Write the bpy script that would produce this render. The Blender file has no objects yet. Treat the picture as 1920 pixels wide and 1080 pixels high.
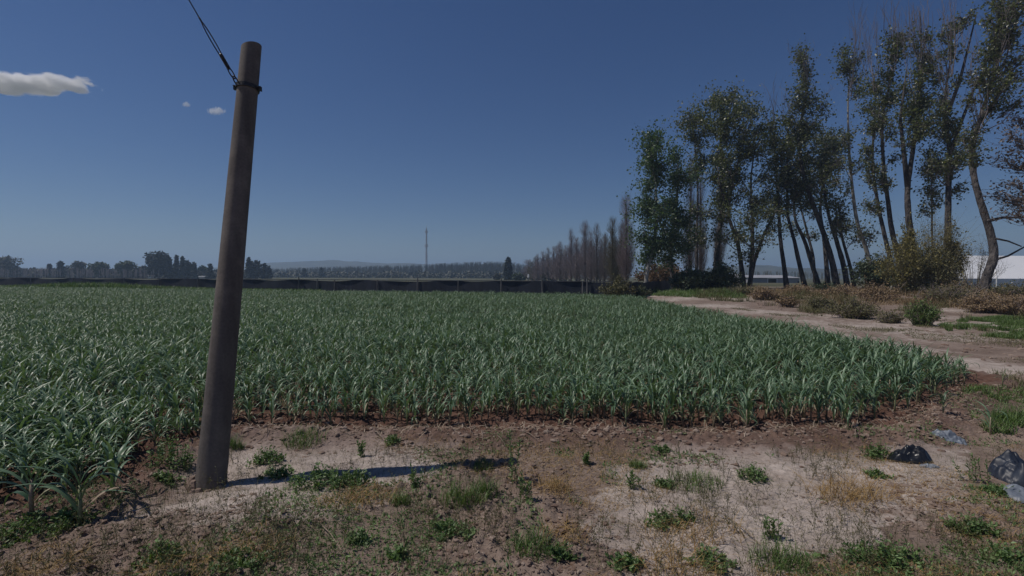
import bpy, math, random
import numpy as np
from mathutils import Vector, Matrix

random.seed(7)
RNG = np.random.default_rng(7)
S = bpy.context.scene
COL = S.collection
R = math.radians

# ------------------------------------------------------------------ camera
CAM_H = 1.6
FPX = 960.0                       # focal length in photo pixels (photo 1920 wide)
cd = bpy.data.cameras.new('camera'); cam = bpy.data.objects.new('camera', cd); COL.objects.link(cam)
cd.sensor_width = 36; cd.lens = 18.0; cd.clip_start = 0.05; cd.clip_end = 20000
PITCH = math.atan(22.5 / FPX); ROLL = R(0.21)
cam.matrix_world = Matrix.Translation((0, 0, CAM_H)) @ Matrix.Rotation(R(90) - PITCH, 4, 'X') @ Matrix.Rotation(ROLL, 4, 'Z')
S.camera = cam
CM = np.array(cam.matrix_world)[:3, :3]

# ------------------------------------------------------------------ sky, sun, exposure
SUN_EL, SUN_AZ = 58.0, 270.0      # azimuth clockwise from +Y
w = bpy.data.worlds.new('World'); S.world = w; w.use_nodes = True
nt = w.node_tree
sk = nt.nodes.new('ShaderNodeTexSky'); sk.sky_type = 'NISHITA'; sk.sun_disc = False
sk.sun_elevation = R(SUN_EL); sk.sun_rotation = R(SUN_AZ)
sk.altitude = 700; sk.air_density = 1.0; sk.dust_density = 0.0; sk.ozone_density = 4.0
bg = nt.nodes['Background']; bg.inputs['Strength'].default_value = 0.072
hs = nt.nodes.new('ShaderNodeHueSaturation'); hs.inputs['Saturation'].default_value = 1.22; hs.inputs['Hue'].default_value = 0.509
nt.links.new(sk.outputs[0], hs.inputs['Color']); tn = nt.nodes.new('ShaderNodeMix'); tn.data_type = 'RGBA'; tn.blend_type = 'MULTIPLY'; tn.inputs[0].default_value = 1; tn.inputs[7].default_value = (0.97, 0.99, 1.07, 1)
nt.links.new(hs.outputs[0], tn.inputs[6]); nt.links.new(tn.outputs[2], bg.inputs[0])
sd = bpy.data.lights.new('sun', 'SUN'); sun = bpy.data.objects.new('sun', sd); COL.objects.link(sun)
sd.energy = 5.0; sd.angle = R(0.53); sd.color = (1.0, 0.93, 0.85)
tosun = Vector((math.sin(R(SUN_AZ)) * math.cos(R(SUN_EL)), math.cos(R(SUN_AZ)) * math.cos(R(SUN_EL)), math.sin(R(SUN_EL))))
sun.rotation_euler = tosun.to_track_quat('Z', 'Y').to_euler(); sun.location = (-30, 0, 60)
S.view_settings.view_transform = 'Standard'; S.view_settings.look = 'None'
S.view_settings.exposure = -0.80; S.view_settings.gamma = 1
S.cycles.volume_bounces = 12

# ------------------------------------------------------------------ pixel -> place
def ray(px, py):
    d = CM @ np.array([(px - 960) / FPX, (540 - py) / FPX, -1.0])
    return d / d[1]                                   # unit depth along +Y
def W(px, py, d):                                     # the point d metres ahead seen at that spot
    r = ray(px, py); return Vector((r[0] * d, d, CAM_H + r[2] * d))
def G(px, py):                                        # the point on the ground
    r = ray(px, py); d = -CAM_H / min(r[2], -1e-3)
    for _ in range(12):
        z = float(gh(np.array([r[0] * d]), np.array([d]))[0])
        d = 0.5 * d + 0.5 * (z - CAM_H) / min(r[2], -1e-3)
    return Vector((r[0] * d, d, float(gh(np.array([r[0] * d]), np.array([d]))[0])))

# ------------------------------------------------------------------ noise
def _h(ix, iy, s):
    n = (ix.astype(np.int64) * 374761393 + iy.astype(np.int64) * 668265263 + s * 1274126177) & 0xffffffff
    n = ((n ^ (n >> 13)) * 1274126177) & 0xffffffff
    return ((n ^ (n >> 16)) & 0xffff) / 65535.0
def vn(x, y, s=0):
    ix = np.floor(x); iy = np.floor(y); fx = x - ix; fy = y - iy
    fx = fx * fx * (3 - 2 * fx); fy = fy * fy * (3 - 2 * fy)
    a = _h(ix, iy, s); b = _h(ix + 1, iy, s); c = _h(ix, iy + 1, s); d = _h(ix + 1, iy + 1, s)
    return (a * (1 - fx) + b * fx) * (1 - fy) + (c * (1 - fx) + d * fx) * fy
def fbm(x, y, o=4, s=0):
    t = 0; a = 0.5; n = 0
    for i in range(o):
        t = t + a * vn(x * 2 ** i + 13.7 * i, y * 2 ** i - 7.1 * i, s + i); n += a; a *= 0.5
    return t / n
def sst(a, b, x):
    t = np.clip((x - a) / (b - a), 0, 1); return t * t * (3 - 2 * t)

# ------------------------------------------------------------------ field outline (metres)
FIELD = np.array([(-90, 1.5), (-4.3, 3.0), (-3.3, 3.5), (-3.0, 3.9), (-3.2, 4.6), (-2.8, 5.3), (-1.2, 5.25), (0.9, 5.2), (2.4, 5.15),
                  (3.9, 5.3), (4.9, 6.1), (6.3, 7.1), (7.3, 7.9), (7.4, 10), (7.6, 16), (8.0, 36.2), (-20, 43.5), (-56, 54), (-90, 62)])
def inpoly(x, y, P):
    r = np.zeros(x.shape, bool); n = len(P)
    for i in range(n):
        x0, y0 = P[i]; x1, y1 = P[(i + 1) % n]
        if y0 == y1: continue
        c = ((y0 > y) != (y1 > y)) & (x < (x1 - x0) * (y - y0) / (y1 - y0) + x0); r ^= c
    return r
def edged(x, y, P):                                   # unsigned distance to the outline
    best = np.full(x.shape, 1e9)
    for i in range(len(P)):
        a = P[i]; b = P[(i + 1) % len(P)]; ab = b - a; L = (ab ** 2).sum()
        t = np.clip(((x - a[0]) * ab[0] + (y - a[1]) * ab[1]) / L, 0, 1)
        best = np.minimum(best, np.hypot(x - a[0] - t * ab[0], y - a[1] - t * ab[1]))
    return best
def fsd(x, y):
    d = edged(x, y, FIELD); return np.where(inpoly(x, y, FIELD), d, -d)

def gh(x, y):
    x = np.asarray(x, float); y = np.asarray(y, float)
    near = 1 - sst(14, 30, np.hypot(x, y))
    r = (fbm(x * 0.9, y * 0.9, 3, 3) - 0.5) * 0.10 * near
    r = r + 0.5 * sst(14, 30, x) * sst(14, 28, y) * (1 - sst(90, 140, y)) + 0.25 * sst(9, 14, x) * sst(28, 40, y) * (1 - sst(90, 140, y)) * (1 - sst(14, 30, x))
    m = (np.abs(x) < 12) & (y < 13) & (y > 0)
    if m.any():
        X = x[m]; Y = y[m]; f = sst(1.0, 1.8, Y) * (1 - sst(10, 13, Y)) * (1 - sst(10, 12, np.abs(X)))
        fd = fsd(X, Y)
        q = (fbm(X * 3.1, Y * 3.1, 3, 11) - 0.5) * 0.05
        rough = sst(0.42, 0.62, fbm(X * 1.3, Y * 1.3, 3, 21))          # rough soil against smooth crust
        rough = np.maximum(rough, 1 - sst(0.15, 0.5, np.abs(fd)))
        rough = rough * (1 - .85 * sst(.42, .53, fbm(X * .55, Y * .9, 4, 61)) * sst(.25, .6, np.abs(fd)))
        q += rough * (fbm(X * 11, Y * 11, 3, 31) - 0.45) * 0.075
        cl = vn(X * 27, Y * 27, 41); q += rough * np.clip(cl - 0.55, 0, 1) * 0.08
        cl = vn(X * 55 + 3, Y * 55, 43); q += rough * np.clip(cl - 0.5, 0, 1) * 0.034
        # cracked flakes of crust
        rid = np.abs(vn(X * 7 + 5, Y * 9, 51) - 0.5); q -= (1 - rough) * (1 - sst(0.0, 0.035, rid)) * 0.012
        # low bank along the front edge of the crop, the mound under the pole, the rut at the right
        q += np.exp(-((fd + 0.22) / 0.16) ** 2) * 0.05 - np.exp(-((fd + 0.6) / 0.2) ** 2) * 0.03
        q += np.exp(-(((X + 1.9) / 0.9) ** 2 + ((Y - 3.45) / 0.45) ** 2)) * 0.07
        q -= sst(0, 1, (X - 0.95 * Y - 0.1) / 0.5) * (1 - sst(4.0, 4.8, Y)) * 0.10
        q += np.where(fd > 0, np.sin(X * 0.0 + Y * 2 * math.pi / 0.34) * 0.015, 0)
        r = r.copy(); r[m] = r[m] + q * f
    return r

# ------------------------------------------------------------------ meshes
def tag(o, label=None, cat=None, group=None, kind=None):
    if label: o['label'] = label
    if cat: o['category'] = cat
    if group: o['group'] = group
    if kind: o['kind'] = kind
    return o
def empty(name, loc, label=None, cat=None, group=None):
    o = bpy.data.objects.new(name, None); COL.objects.link(o); o.location = loc; o.empty_display_size = 0.3
    return tag(o, label, cat, group)
def mk(name, V, F, mat, parent=None, rnd=None, smooth=False, origin=None, link=True, mids=None, mats=None):
    V = np.asarray(V, np.float32).reshape(-1, 3)
    if origin is not None: V = V - np.asarray(origin, np.float32)
    F = [np.asarray(f, np.int32) for f in (F if isinstance(F, list) else [F]) if len(f)]
    me = bpy.data.meshes.new(name)
    loops = np.concatenate([f.ravel() for f in F]); sizes = np.concatenate([np.full(len(f), f.shape[1], np.int32) for f in F])
    me.vertices.add(len(V)); me.vertices.foreach_set('co', V.ravel())
    me.loops.add(len(loops)); me.loops.foreach_set('vertex_index', loops)
    me.polygons.add(len(sizes)); st = np.concatenate([[0], np.cumsum(sizes)[:-1]]).astype(np.int32)
    me.polygons.foreach_set('loop_start', st)
    me.polygons.foreach_set('use_smooth', np.full(len(sizes), smooth, bool))
    for m_ in (mats or [mat]): me.materials.append(m_)
    if mids is not None: me.polygons.foreach_set('material_index', np.asarray(mids, np.int32))
    if rnd is not None:
        a = me.attributes.new('rnd', 'FLOAT', 'POINT'); a.data.foreach_set('value', np.asarray(rnd, np.float32))
    me.update(calc_edges=True); me.validate()
    o = bpy.data.objects.new(name, me)
    if link: COL.objects.link(o)
    if parent is not None: o.parent = parent
    elif origin is not None: o.location = origin
    return o
class MB:                                             # collects shapes into one mesh
    def __init__(s): s.V = []; s.Q = []; s.T = []; s.r = []; s.n = 0
    def add(s, V, Q=None, T=None, rnd=0.5):
        V = np.asarray(V, float).reshape(-1, 3); s.V.append(V)
        if Q is not None and len(Q): s.Q.append(np.asarray(Q) + s.n)
        if T is not None and len(T): s.T.append(np.asarray(T) + s.n)
        s.r.append(np.full(len(V), rnd) if np.isscalar(rnd) else rnd); s.n += len(V)
    def build(s, name, mat, parent=None, origin=None, smooth=False, link=True):
        F = []
        if s.Q: F.append(np.concatenate(s.Q))
        if s.T: F.append(np.concatenate(s.T))
        return mk(name, np.concatenate(s.V), F, mat, parent, np.concatenate(s.r), smooth, origin, link)
    def box(s, c, h, rz=0, rnd=0.5):
        c = np.array(c, float); co, si = math.cos(rz), math.sin(rz)
        P = np.array([(x, y, z) for x in (-1, 1) for y in (-1, 1) for z in (-1, 1)], float) * np.array(h)
        P = np.stack([P[:, 0] * co - P[:, 1] * si, P[:, 0] * si + P[:, 1] * co, P[:, 2]], 1) + c
        s.add(P, [(0, 1, 3, 2), (4, 6, 7, 5), (0, 4, 5, 1), (2, 3, 7, 6), (0, 2, 6, 4), (1, 5, 7, 3)], rnd=rnd)
    def tube(s, pts, rad, sides=7, rnd=0.5, cap=True, wob=0.0):
        pts = np.array([tuple(p) for p in pts], float); n = len(pts)
        rad = np.full(n, rad) if np.isscalar(rad) else np.asarray(rad, float)
        T = np.gradient(pts, axis=0); T /= np.linalg.norm(T, axis=1)[:, None] + 1e-12
        up = np.array([0, 1, 0.01]) if abs(T[0][2]) > 0.7 else np.array([0, 0, 1.0])
        V = []
        a = np.arange(sides) * 2 * math.pi / sides
        for i in range(n):
            u = np.cross(T[i], up); u /= np.linalg.norm(u) + 1e-12; v = np.cross(T[i], u)
            rr = rad[i] * (1 + wob * (RNG.random(sides) - 0.5))
            V.append(pts[i] + (np.cos(a) * rr)[:, None] * u + (np.sin(a) * rr)[:, None] * v)
        V = np.concatenate(V); Q = []
        for i in range(n - 1):
            for k in range(sides):
                k2 = (k + 1) % sides; Q.append((i * sides + k, i * sides + k2, (i + 1) * sides + k2, (i + 1) * sides + k))
        Tr = []
        if cap:
            for k in range(1, sides - 1): Tr.append((0, k + 1, k)); Tr.append(((n - 1) * sides, (n - 1) * sides + k, (n - 1) * sides + k + 1))
        s.add(V, Q, Tr, rnd)
    def sticks(s, P0, P1, r0, r1, rnd=None):          # many three-sided tapering twigs at once
        P0 = np.asarray(P0, float); P1 = np.asarray(P1, float); n = len(P0)
        if n == 0: return
        r0 = np.broadcast_to(r0, (n,)); r1 = np.broadcast_to(r1, (n,))
        T = P1 - P0; T /= np.linalg.norm(T, axis=1)[:, None] + 1e-9
        h = np.where(np.abs(T[:, 2:3]) > 0.8, np.array([[1.0, 0.2, 0]]), np.array([[0, 0, 1.0]]))
        U = np.cross(T, h); U /= np.linalg.norm(U, axis=1)[:, None]; Vv = np.cross(T, U)
        V = np.zeros((n, 6, 3))
        for k in range(3):
            a = k * 2 * math.pi / 3; dd = math.cos(a) * U + math.sin(a) * Vv
            V[:, k] = P0 + dd * r0[:, None]; V[:, 3 + k] = P1 + dd * r1[:, None]
        b = np.arange(n)[:, None] * 6
        Q = np.concatenate([b + np.array([[0, 1, 4, 3]]), b + np.array([[1, 2, 5, 4]]), b + np.array([[2, 0, 3, 5]])])
        s.add(V.reshape(-1, 3), Q, None, np.repeat(RNG.random(n) if rnd is None else np.broadcast_to(rnd, (n,)), 6))
    def leaves(s, P, size, up=0.3, rnd=None, asp=0.62, dirs=None):   # small pointed leaf faces, bent along the midrib
        P = np.asarray(P, float); n = len(P)
        if n == 0: return
        size = np.broadcast_to(size, (n,))
        A = RNG.normal(size=(n, 3)) if dirs is None else np.asarray(dirs) + RNG.normal(size=(n, 3)) * 0.35
        A /= np.linalg.norm(A, axis=1)[:, None]
        B = RNG.normal(size=(n, 3)); B[:, 2] += 0; Nn = np.cross(A, B); Nn[:, 2] = Nn[:, 2] + up * np.sign(Nn[:, 2] + 1e-9)
        B = np.cross(Nn, A); B /= np.linalg.norm(B, axis=1)[:, None] + 1e-9; Nn = np.cross(A, B)
        hs = size[:, None]
        V = np.stack([P, P + A * hs * 0.5 + B * hs * asp / 2 + Nn * hs * 0.1, P + A * hs, P + A * hs * 0.5 - B * hs * asp / 2 + Nn * hs * 0.1], 1)
        b = np.arange(n)[:, None] * 4
        s.add(V.reshape(-1, 3), None, np.concatenate([b + np.array([[0, 1, 2]]), b + np.array([[0, 2, 3]])]), np.repeat(RNG.random(n) if rnd is None else rnd, 4))
    def blades(s, P, H, wd, lean=0.5, seg=3, rnd=None, droop=0.4):   # curved grass blades
        P = np.asarray(P, float); n = len(P)
        if n == 0: return
        H = np.broadcast_to(H, (n,)); wd = np.broadcast_to(wd, (n,)); a = RNG.random(n) * 2 * math.pi
        D = np.stack([np.cos(a), np.sin(a), np.zeros(n)], 1); Sd = np.stack([-np.sin(a), np.cos(a), np.zeros(n)], 1)
        L = lean * (0.3 + RNG.random(n)); V = np.zeros((n, (seg + 1) * 2, 3))
        for i in range(seg + 1):
            t = i / seg; c = P + D * (H * L * (0.4 * t + 0.6 * t * t))[:, None] + np.array([0, 0, 1.0]) * (H * (t - droop * L * t * t))[:, None]
            ww = (wd * (1 - 0.9 * t ** 1.5) * 0.5)[:, None]
            V[:, i * 2] = c - Sd * ww; V[:, i * 2 + 1] = c + Sd * ww
        b = np.arange(n)[:, None] * (seg + 1) * 2
        Q = np.concatenate([b + np.array([[i * 2, i * 2 + 1, i * 2 + 3, i * 2 + 2]]) for i in range(seg)])
        s.add(V.reshape(-1, 3), Q, None, np.repeat(RNG.random(n) if rnd is None else rnd, (seg + 1) * 2))

# ------------------------------------------------------------------ materials
def mat(name, c, rough=0.8, c2=None, scale=5.0, attr=False, trans=0.0, bump=0.0, bscale=20.0, spec=0.5, metal=0.0, stretch=None, detail=6, bdist=0.02):
    m = bpy.data.materials.new(name); m.use_nodes = True; t = m.node_tree; p = t.nodes['Principled BSDF']
    p.inputs['Base Color'].default_value = (*c, 1); p.inputs['Roughness'].default_value = rough
    p.inputs['Specular IOR Level'].default_value = spec; p.inputs['Metallic'].default_value = metal
    co = t.nodes.new('ShaderNodeTexCoord'); src = co.outputs['Object']
    if stretch:
        mp = t.nodes.new('ShaderNodeMapping'); mp.inputs['Scale'].default_value = stretch; t.links.new(src, mp.inputs[0]); src = mp.outputs[0]
    col = None
    if c2:
        mx = t.nodes.new('ShaderNodeMix'); mx.data_type = 'RGBA'
        mx.inputs[6].default_value = (*c, 1); mx.inputs[7].default_value = (*c2, 1)
        if attr:
            at = t.nodes.new('ShaderNodeAttribute'); at.attribute_name = 'rnd'; t.links.new(at.outputs['Fac'], mx.inputs[0])
        else:
            n = t.nodes.new('ShaderNodeTexNoise'); n.inputs['Scale'].default_value = scale; n.inputs['Detail'].default_value = detail
            rp = t.nodes.new('ShaderNodeMapRange'); rp.inputs[1].default_value = 0.35; rp.inputs[2].default_value = 0.65
            t.links.new(src, n.inputs[0]); t.links.new(n.outputs['Fac'], rp.inputs[0]); t.links.new(rp.outputs[0], mx.inputs[0])
        col = mx.outputs[2]; t.links.new(col, p.inputs['Base Color'])
    if bump:
        n = t.nodes.new('ShaderNodeTexNoise'); n.inputs['Scale'].default_value = bscale; n.inputs['Detail'].default_value = 8
        b = t.nodes.new('ShaderNodeBump'); b.inputs['Strength'].default_value = bump; b.inputs['Distance'].default_value = bdist
        t.links.new(src, n.inputs[0]); t.links.new(n.outputs['Fac'], b.inputs['Height']); t.links.new(b.outputs[0], p.inputs['Normal'])
    if trans:
        tr = t.nodes.new('ShaderNodeBsdfTranslucent'); ms = t.nodes.new('ShaderNodeMixShader'); ms.inputs[0].default_value = trans
        if col: 
            g = t.nodes.new('ShaderNodeMix'); g.data_type = 'RGBA'; g.blend_type = 'MULTIPLY'; g.inputs[0].default_value = 1
            t.links.new(col, g.inputs[6]); g.inputs[7].default_value = (1.5, 1.6, 0.6, 1); t.links.new(g.outputs[2], tr.inputs[0])
        else: tr.inputs[0].default_value = (c[0] * 1.5, c[1] * 1.6, c[2] * 0.6, 1)
        t.links.new(p.outputs[0], ms.inputs[1]); t.links.new(tr.outputs[0], ms.inputs[2]); t.links.new(ms.outputs[0], t.nodes['Material Output'].inputs[0])
    return m
M = {
 'garlic': mat('garlic_leaf', (0.048, 0.102, 0.053), 0.40, (0.195, 0.290, 0.172), attr=True, trans=0.16, spec=0.5),
 'garlic_stem': mat('garlic_stem', (0.20, 0.24, 0.12), 0.6, (0.30, 0.22, 0.16), attr=True),
 'weed': mat('weed_leaf', (0.055, 0.105, 0.032), 0.5, (0.19, 0.29, 0.10), attr=True, trans=0.2),
 'grass': mat('grass_blade', (0.050, 0.095, 0.022), 0.5, (0.15, 0.23, 0.06), attr=True, trans=0.2),
 'olive': mat('olive_weed', (0.08, 0.085, 0.03), 0.7, (0.16, 0.14, 0.06), attr=True, trans=0.1),
 'straw': mat('straw', (0.20, 0.11, 0.035), 0.8, (0.40, 0.27, 0.10), attr=True),
 'litter': mat('plant_litter', (0.16, 0.11, 0.07), 0.85, (0.42, 0.34, 0.26), attr=True),
 'rust_grass': mat('rust_grass', (0.17, 0.11, 0.06), 0.85, (0.34, 0.25, 0.15), attr=True, trans=0.1),
 'clod': mat('soil_clod', (0.15, 0.095, 0.07), 0.95, (0.30, 0.23, 0.185), attr=True, bump=0.4, bscale=60),
 'poplar_leaf': mat('poplar_leaf', (0.042, 0.058, 0.028), 0.38, (0.165, 0.180, 0.100), attr=True, trans=0.34, spec=0.5),
 'poplar_leaf_lush': mat('poplar_leaf_lush', (0.030, 0.062, 0.030), 0.40, (0.11, 0.165, 0.090), attr=True, trans=0.34, spec=0.5),
 'poplar_leaf_dry': mat('poplar_leaf_dry', (0.07, 0.06, 0.045), 0.5, (0.15, 0.11, 0.09), attr=True, trans=0.15),
 'bark': mat('bark', (0.026, 0.022, 0.022), 0.9, (0.125, 0.110, 0.102), 4, bump=1.0, bscale=7, bdist=0.25, stretch=(1, 1, 0.35)),
 'pale_bark': mat('pale_bark', (0.16, 0.15, 0.13), 0.85, (0.36, 0.34, 0.30), 3, bump=0.4, bscale=6, stretch=(1, 1, 0.5)),
 'twig': mat('twig', (0.16, 0.13, 0.12), 0.85, (0.34, 0.29, 0.27), attr=True),
 'twig_brown': mat('twig_brown', (0.22, 0.17, 0.16), 0.9, (0.42, 0.35, 0.335), attr=True),
 'twig_olive': mat('twig_olive', (0.14, 0.125, 0.08), 0.9, (0.26, 0.23, 0.14), attr=True),
 'conifer': mat('conifer_needles', (0.010, 0.019, 0.018), 0.8, (0.028, 0.042, 0.034), attr=True),
 'bush': mat('bush_leaf', (0.025, 0.045, 0.022), 0.6, (0.07, 0.095, 0.045), attr=True, trans=0.15),
 'bush_grey': mat('bush_grey_leaf', (0.05, 0.055, 0.04), 0.7, (0.11, 0.11, 0.08), attr=True),
 'autumn': mat('autumn_leaf', (0.085, 0.048, 0.024), 0.6, (0.17, 0.10, 0.045), attr=True, trans=0.2),
 'yellow_leaf': mat('yellow_green_leaf', (0.10, 0.095, 0.025), 0.6, (0.24, 0.20, 0.06), attr=True, trans=0.2),
 'wood_far': mat('far_wood_twigs', (0.09, 0.085, 0.06), 0.9, (0.19, 0.175, 0.13), attr=True),
 'hill': mat('hill_scrub', (0.035, 0.042, 0.026), 0.95, (0.085, 0.088, 0.06), 0.03, detail=10),
 'cloth': mat('shade_cloth', (0.012, 0.017, 0.030), 0.85, (0.026, 0.033, 0.050), 1.2, stretch=(1, 1, 0.2)),
 'rail': mat('cloth_hem', (0.06, 0.065, 0.08), 0.7, (0.10, 0.10, 0.11), 2),
 'post': mat('weathered_post', (0.10, 0.10, 0.10), 0.9, (0.22, 0.21, 0.20), 1),
 'concrete_post': mat('concrete_post', (0.38, 0.37, 0.34), 0.9, (0.55, 0.54, 0.50), 5),
 'steel': mat('dark_steel', (0.035, 0.037, 0.042), 0.5, (0.07, 0.065, 0.06), 40, metal=0.6),
 'cable': mat('twisted_cable', (0.030, 0.033, 0.040), 0.55, (0.06, 0.06, 0.065), 60, metal=0.3),
 'grey_wall': mat('grey_wall', (0.22, 0.225, 0.24), 0.85, (0.28, 0.28, 0.29), 0.4),
 'grey_roof': mat('grey_roof', (0.30, 0.31, 0.33), 0.6, (0.38, 0.38, 0.40), 0.5),
 'white_sheet': mat('white_sheeting', (0.68, 0.70, 0.72), 0.5, (0.76, 0.77, 0.78), 0.25),
 'white_paint': mat('white_paint', (0.72, 0.72, 0.71), 0.5, (0.80, 0.80, 0.79), 1),
 'dark': mat('dark_opening', (0.012, 0.012, 0.014), 0.9, (0.02, 0.02, 0.022), 2),
 'brick': mat('red_wall', (0.20, 0.075, 0.06), 0.85, (0.27, 0.11, 0.09), 2),
 'tower': mat('tower_steel', (0.30, 0.20, 0.19), 0.6, (0.42, 0.38, 0.36), 0.06, detail=1),
 'black_plastic': mat('black_plastic', (0.008, 0.009, 0.012), 0.32, (0.018, 0.02, 0.024), 6, bump=0.3, bscale=14),
 'blue_plastic': mat('blue_black_plastic', (0.014, 0.019, 0.032), 0.48, (0.045, 0.056, 0.078), 7, bump=0.15, bscale=5),
 'grey_plastic': mat('grey_plastic', (0.13, 0.15, 0.18), 0.45, (0.24, 0.27, 0.31), 9, bump=0.4, bscale=16),
}
# concrete of the pole: pale cement with stains and small pits
def pole_material():
    m = bpy.data.materials.new('pole_concrete'); m.use_nodes = True; t = m.node_tree; p = t.nodes['Principled BSDF']
    co = t.nodes.new('ShaderNodeTexCoord'); mp = t.nodes.new('ShaderNodeMapping'); mp.inputs['Scale'].default_value = (3, 3, 0.5)
    n = t.nodes.new('ShaderNodeTexNoise'); n.inputs['Scale'].default_value = 4; n.inputs['Detail'].default_value = 8
    cr = t.nodes.new('ShaderNodeValToRGB'); e = cr.color_ramp.elements
    e[0].position = 0.3; e[0].color = (0.115, 0.098, 0.088, 1); e[1].position = 0.7; e[1].color = (0.20, 0.175, 0.155, 1)
    n2 = t.nodes.new('ShaderNodeTexNoise'); n2.inputs['Scale'].default_value = 60; n2.inputs['Detail'].default_value = 4
    n3 = t.nodes.new('ShaderNodeTexNoise'); n3.inputs['Scale'].default_value = 6; n3.inputs['Detail'].default_value = 5
    r3 = t.nodes.new('ShaderNodeMapRange'); r3.inputs[1].default_value = 0.52; r3.inputs[2].default_value = 0.66; r3.inputs[4].default_value = 0.5
    mx = t.nodes.new('ShaderNodeMix'); mx.data_type = 'RGBA'; mx.inputs[7].default_value = (0.26, 0.22, 0.19, 1)
    mm = t.nodes.new('ShaderNodeMix'); mm.data_type = 'RGBA'; mm.blend_type = 'MULTIPLY'; mm.inputs[0].default_value = 0.5
    b = t.nodes.new('ShaderNodeBump'); b.inputs['Strength'].default_value = 0.4; b.inputs['Distance'].default_value = 0.004
    L = t.links.new
    L(co.outputs['Object'], mp.inputs[0]); L(mp.outputs[0], n.inputs[0]); L(co.outputs['Object'], n2.inputs[0]); L(co.outputs['Object'], n3.inputs[0])
    L(n.outputs['Fac'], cr.inputs[0]); L(cr.outputs[0], mx.inputs[6]); L(n3.outputs['Fac'], r3.inputs[0]); L(r3.outputs[0], mx.inputs[0])
    L(mx.outputs[2], mm.inputs[6]); L(n2.outputs['Fac'], mm.inputs[7]); L(mm.outputs[2], p.inputs['Base Color'])
    L(n2.outputs['Fac'], b.inputs['Height']); L(b.outputs[0], p.inputs['Normal']); p.inputs['Roughness'].default_value = 0.85
    return m
def ground_material():
    m = bpy.data.materials.new('soil'); m.use_nodes = True; t = m.node_tree; p = t.nodes['Principled BSDF']; L = t.links.new
    at = t.nodes.new('ShaderNodeAttribute'); at.attribute_name = 'crust'
    a2 = t.nodes.new('ShaderNodeAttribute'); a2.attribute_name = 'tilled'
    co = t.nodes.new('ShaderNodeTexCoord')
    def noise(s, d=8):
        n = t.nodes.new('ShaderNodeTexNoise'); n.inputs['Scale'].default_value = s; n.inputs['Detail'].default_value = d; n.inputs['Roughness'].default_value = 0.62
        L(co.outputs['Object'], n.inputs[0]); return n.outputs['Fac']
    def mix(f, a, b, bt='MIX'):
        x = t.nodes.new('ShaderNodeMix'); x.data_type = 'RGBA'; x.blend_type = bt
        for v, i in ((f, 0), (a, 6), (b, 7)):
            if hasattr(v, 'links'): L(v, x.inputs[i])
            elif i == 0: x.inputs[0].default_value = v
            else: x.inputs[i].default_value = (*v, 1)
        return x.outputs[2]
    def rng(v, a, b, c=0, d=1):
        r = t.nodes.new('ShaderNodeMapRange'); r.inputs[1].default_value = a; r.inputs[2].default_value = b; r.inputs[3].default_value = c; r.inputs[4].default_value = d
        L(v, r.inputs[0]); return r.outputs[0]
    def math_(op, a, b):
        x = t.nodes.new('ShaderNodeMath'); x.operation = op; x.use_clamp = True
        for v, i in ((a, 0), (b, 1)):
            if hasattr(v, 'links'): L(v, x.inputs[i])
            else: x.inputs[i].default_value = v
        return x.outputs[0]
    brown = mix(rng(noise(1.1), 0.35, 0.65), (0.170, 0.124, 0.098), (0.275, 0.213, 0.175))
    pale = mix(rng(noise(2.3), 0.35, 0.65), (0.32, 0.265, 0.228), (0.50, 0.43, 0.38))
    f = math_('ADD', at.outputs['Fac'], rng(noise(5.0), 0.3, 0.7, -0.25, 0.25))
    c = mix(rng(f, 0.40, 0.62), brown, pale)
    c = mix(a2.outputs['Fac'], c, mix(rng(noise(4), 0.35, 0.65), (0.095, 0.050, 0.036), (0.150, 0.088, 0.066)))
    a3 = t.nodes.new('ShaderNodeAttribute'); a3.attribute_name = 'grassland'; c = mix(a3.outputs['Fac'], c, mix(rng(noise(.08), 0.4, 0.6), (0.06, 0.07, 0.035), (0.13, 0.12, 0.075)))
    c = mix(0.5, c, rng(noise(22, 6), 0.3, 0.7, 0.5, 1.35), 'MULTIPLY')
    c = mix(0.35, c, rng(noise(120, 3), 0.2, 0.8, 0.5, 1.5), 'MULTIPLY')
    L(c, p.inputs['Base Color']); p.inputs['Roughness'].default_value = 0.95; p.inputs['Specular IOR Level'].default_value = 0.2
    b = t.nodes.new('ShaderNodeBump'); b.inputs['Strength'].default_value = 0.7; b.inputs['Distance'].default_value = 0.012
    L(noise(45, 8), b.inputs['Height']); L(b.outputs[0], p.inputs['Normal'])
    return m

# ------------------------------------------------------------------ ground
def axis(lo, hi, dense, step, g=1.12):
    c = [0.0]; a = list(np.arange(dense[0], dense[1] + step, step)); s = step; x = a[-1]
    while x < hi: s *= g; x += s; a.append(x)
    s = step; x = a[0]; b = []
    while x > lo: s *= g; x -= s; b.append(x)
    return np.array(b[::-1] + a)
ax = axis(-5000, 5000, (-5.4, 6.6), 0.02, 1.07); ay = axis(-300, 6000, (2.3, 6.3), 0.0165, 1.05)
gx, gy = np.meshgrid(ax, ay); gx = gx.ravel(); gy = gy.ravel()
gz = gh(gx, gy); nx, ny = len(ax), len(ay)
ii = (np.arange(ny - 1)[:, None] * nx + np.arange(nx - 1)[None]).ravel()
go = mk('ground', np.stack([gx, gy, gz], 1), np.stack([ii, ii + 1, ii + nx + 1, ii + nx], 1), ground_material(), smooth=True)
tag(go, kind='structure')
_fd = np.full(gx.shape, -9.0); mm = (np.abs(gx) < 95) & (gy > 0) & (gy < 66); _fd[mm] = fsd(gx[mm], gy[mm])
tilled = sst(-0.30, -0.05, _fd + (vn(gx * 3, gy * 3, 5) - 0.5) * 0.3)
tilled = np.maximum(tilled, 0.7 * np.exp(-((_fd + 0.25) / 0.34) ** 2))
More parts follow.
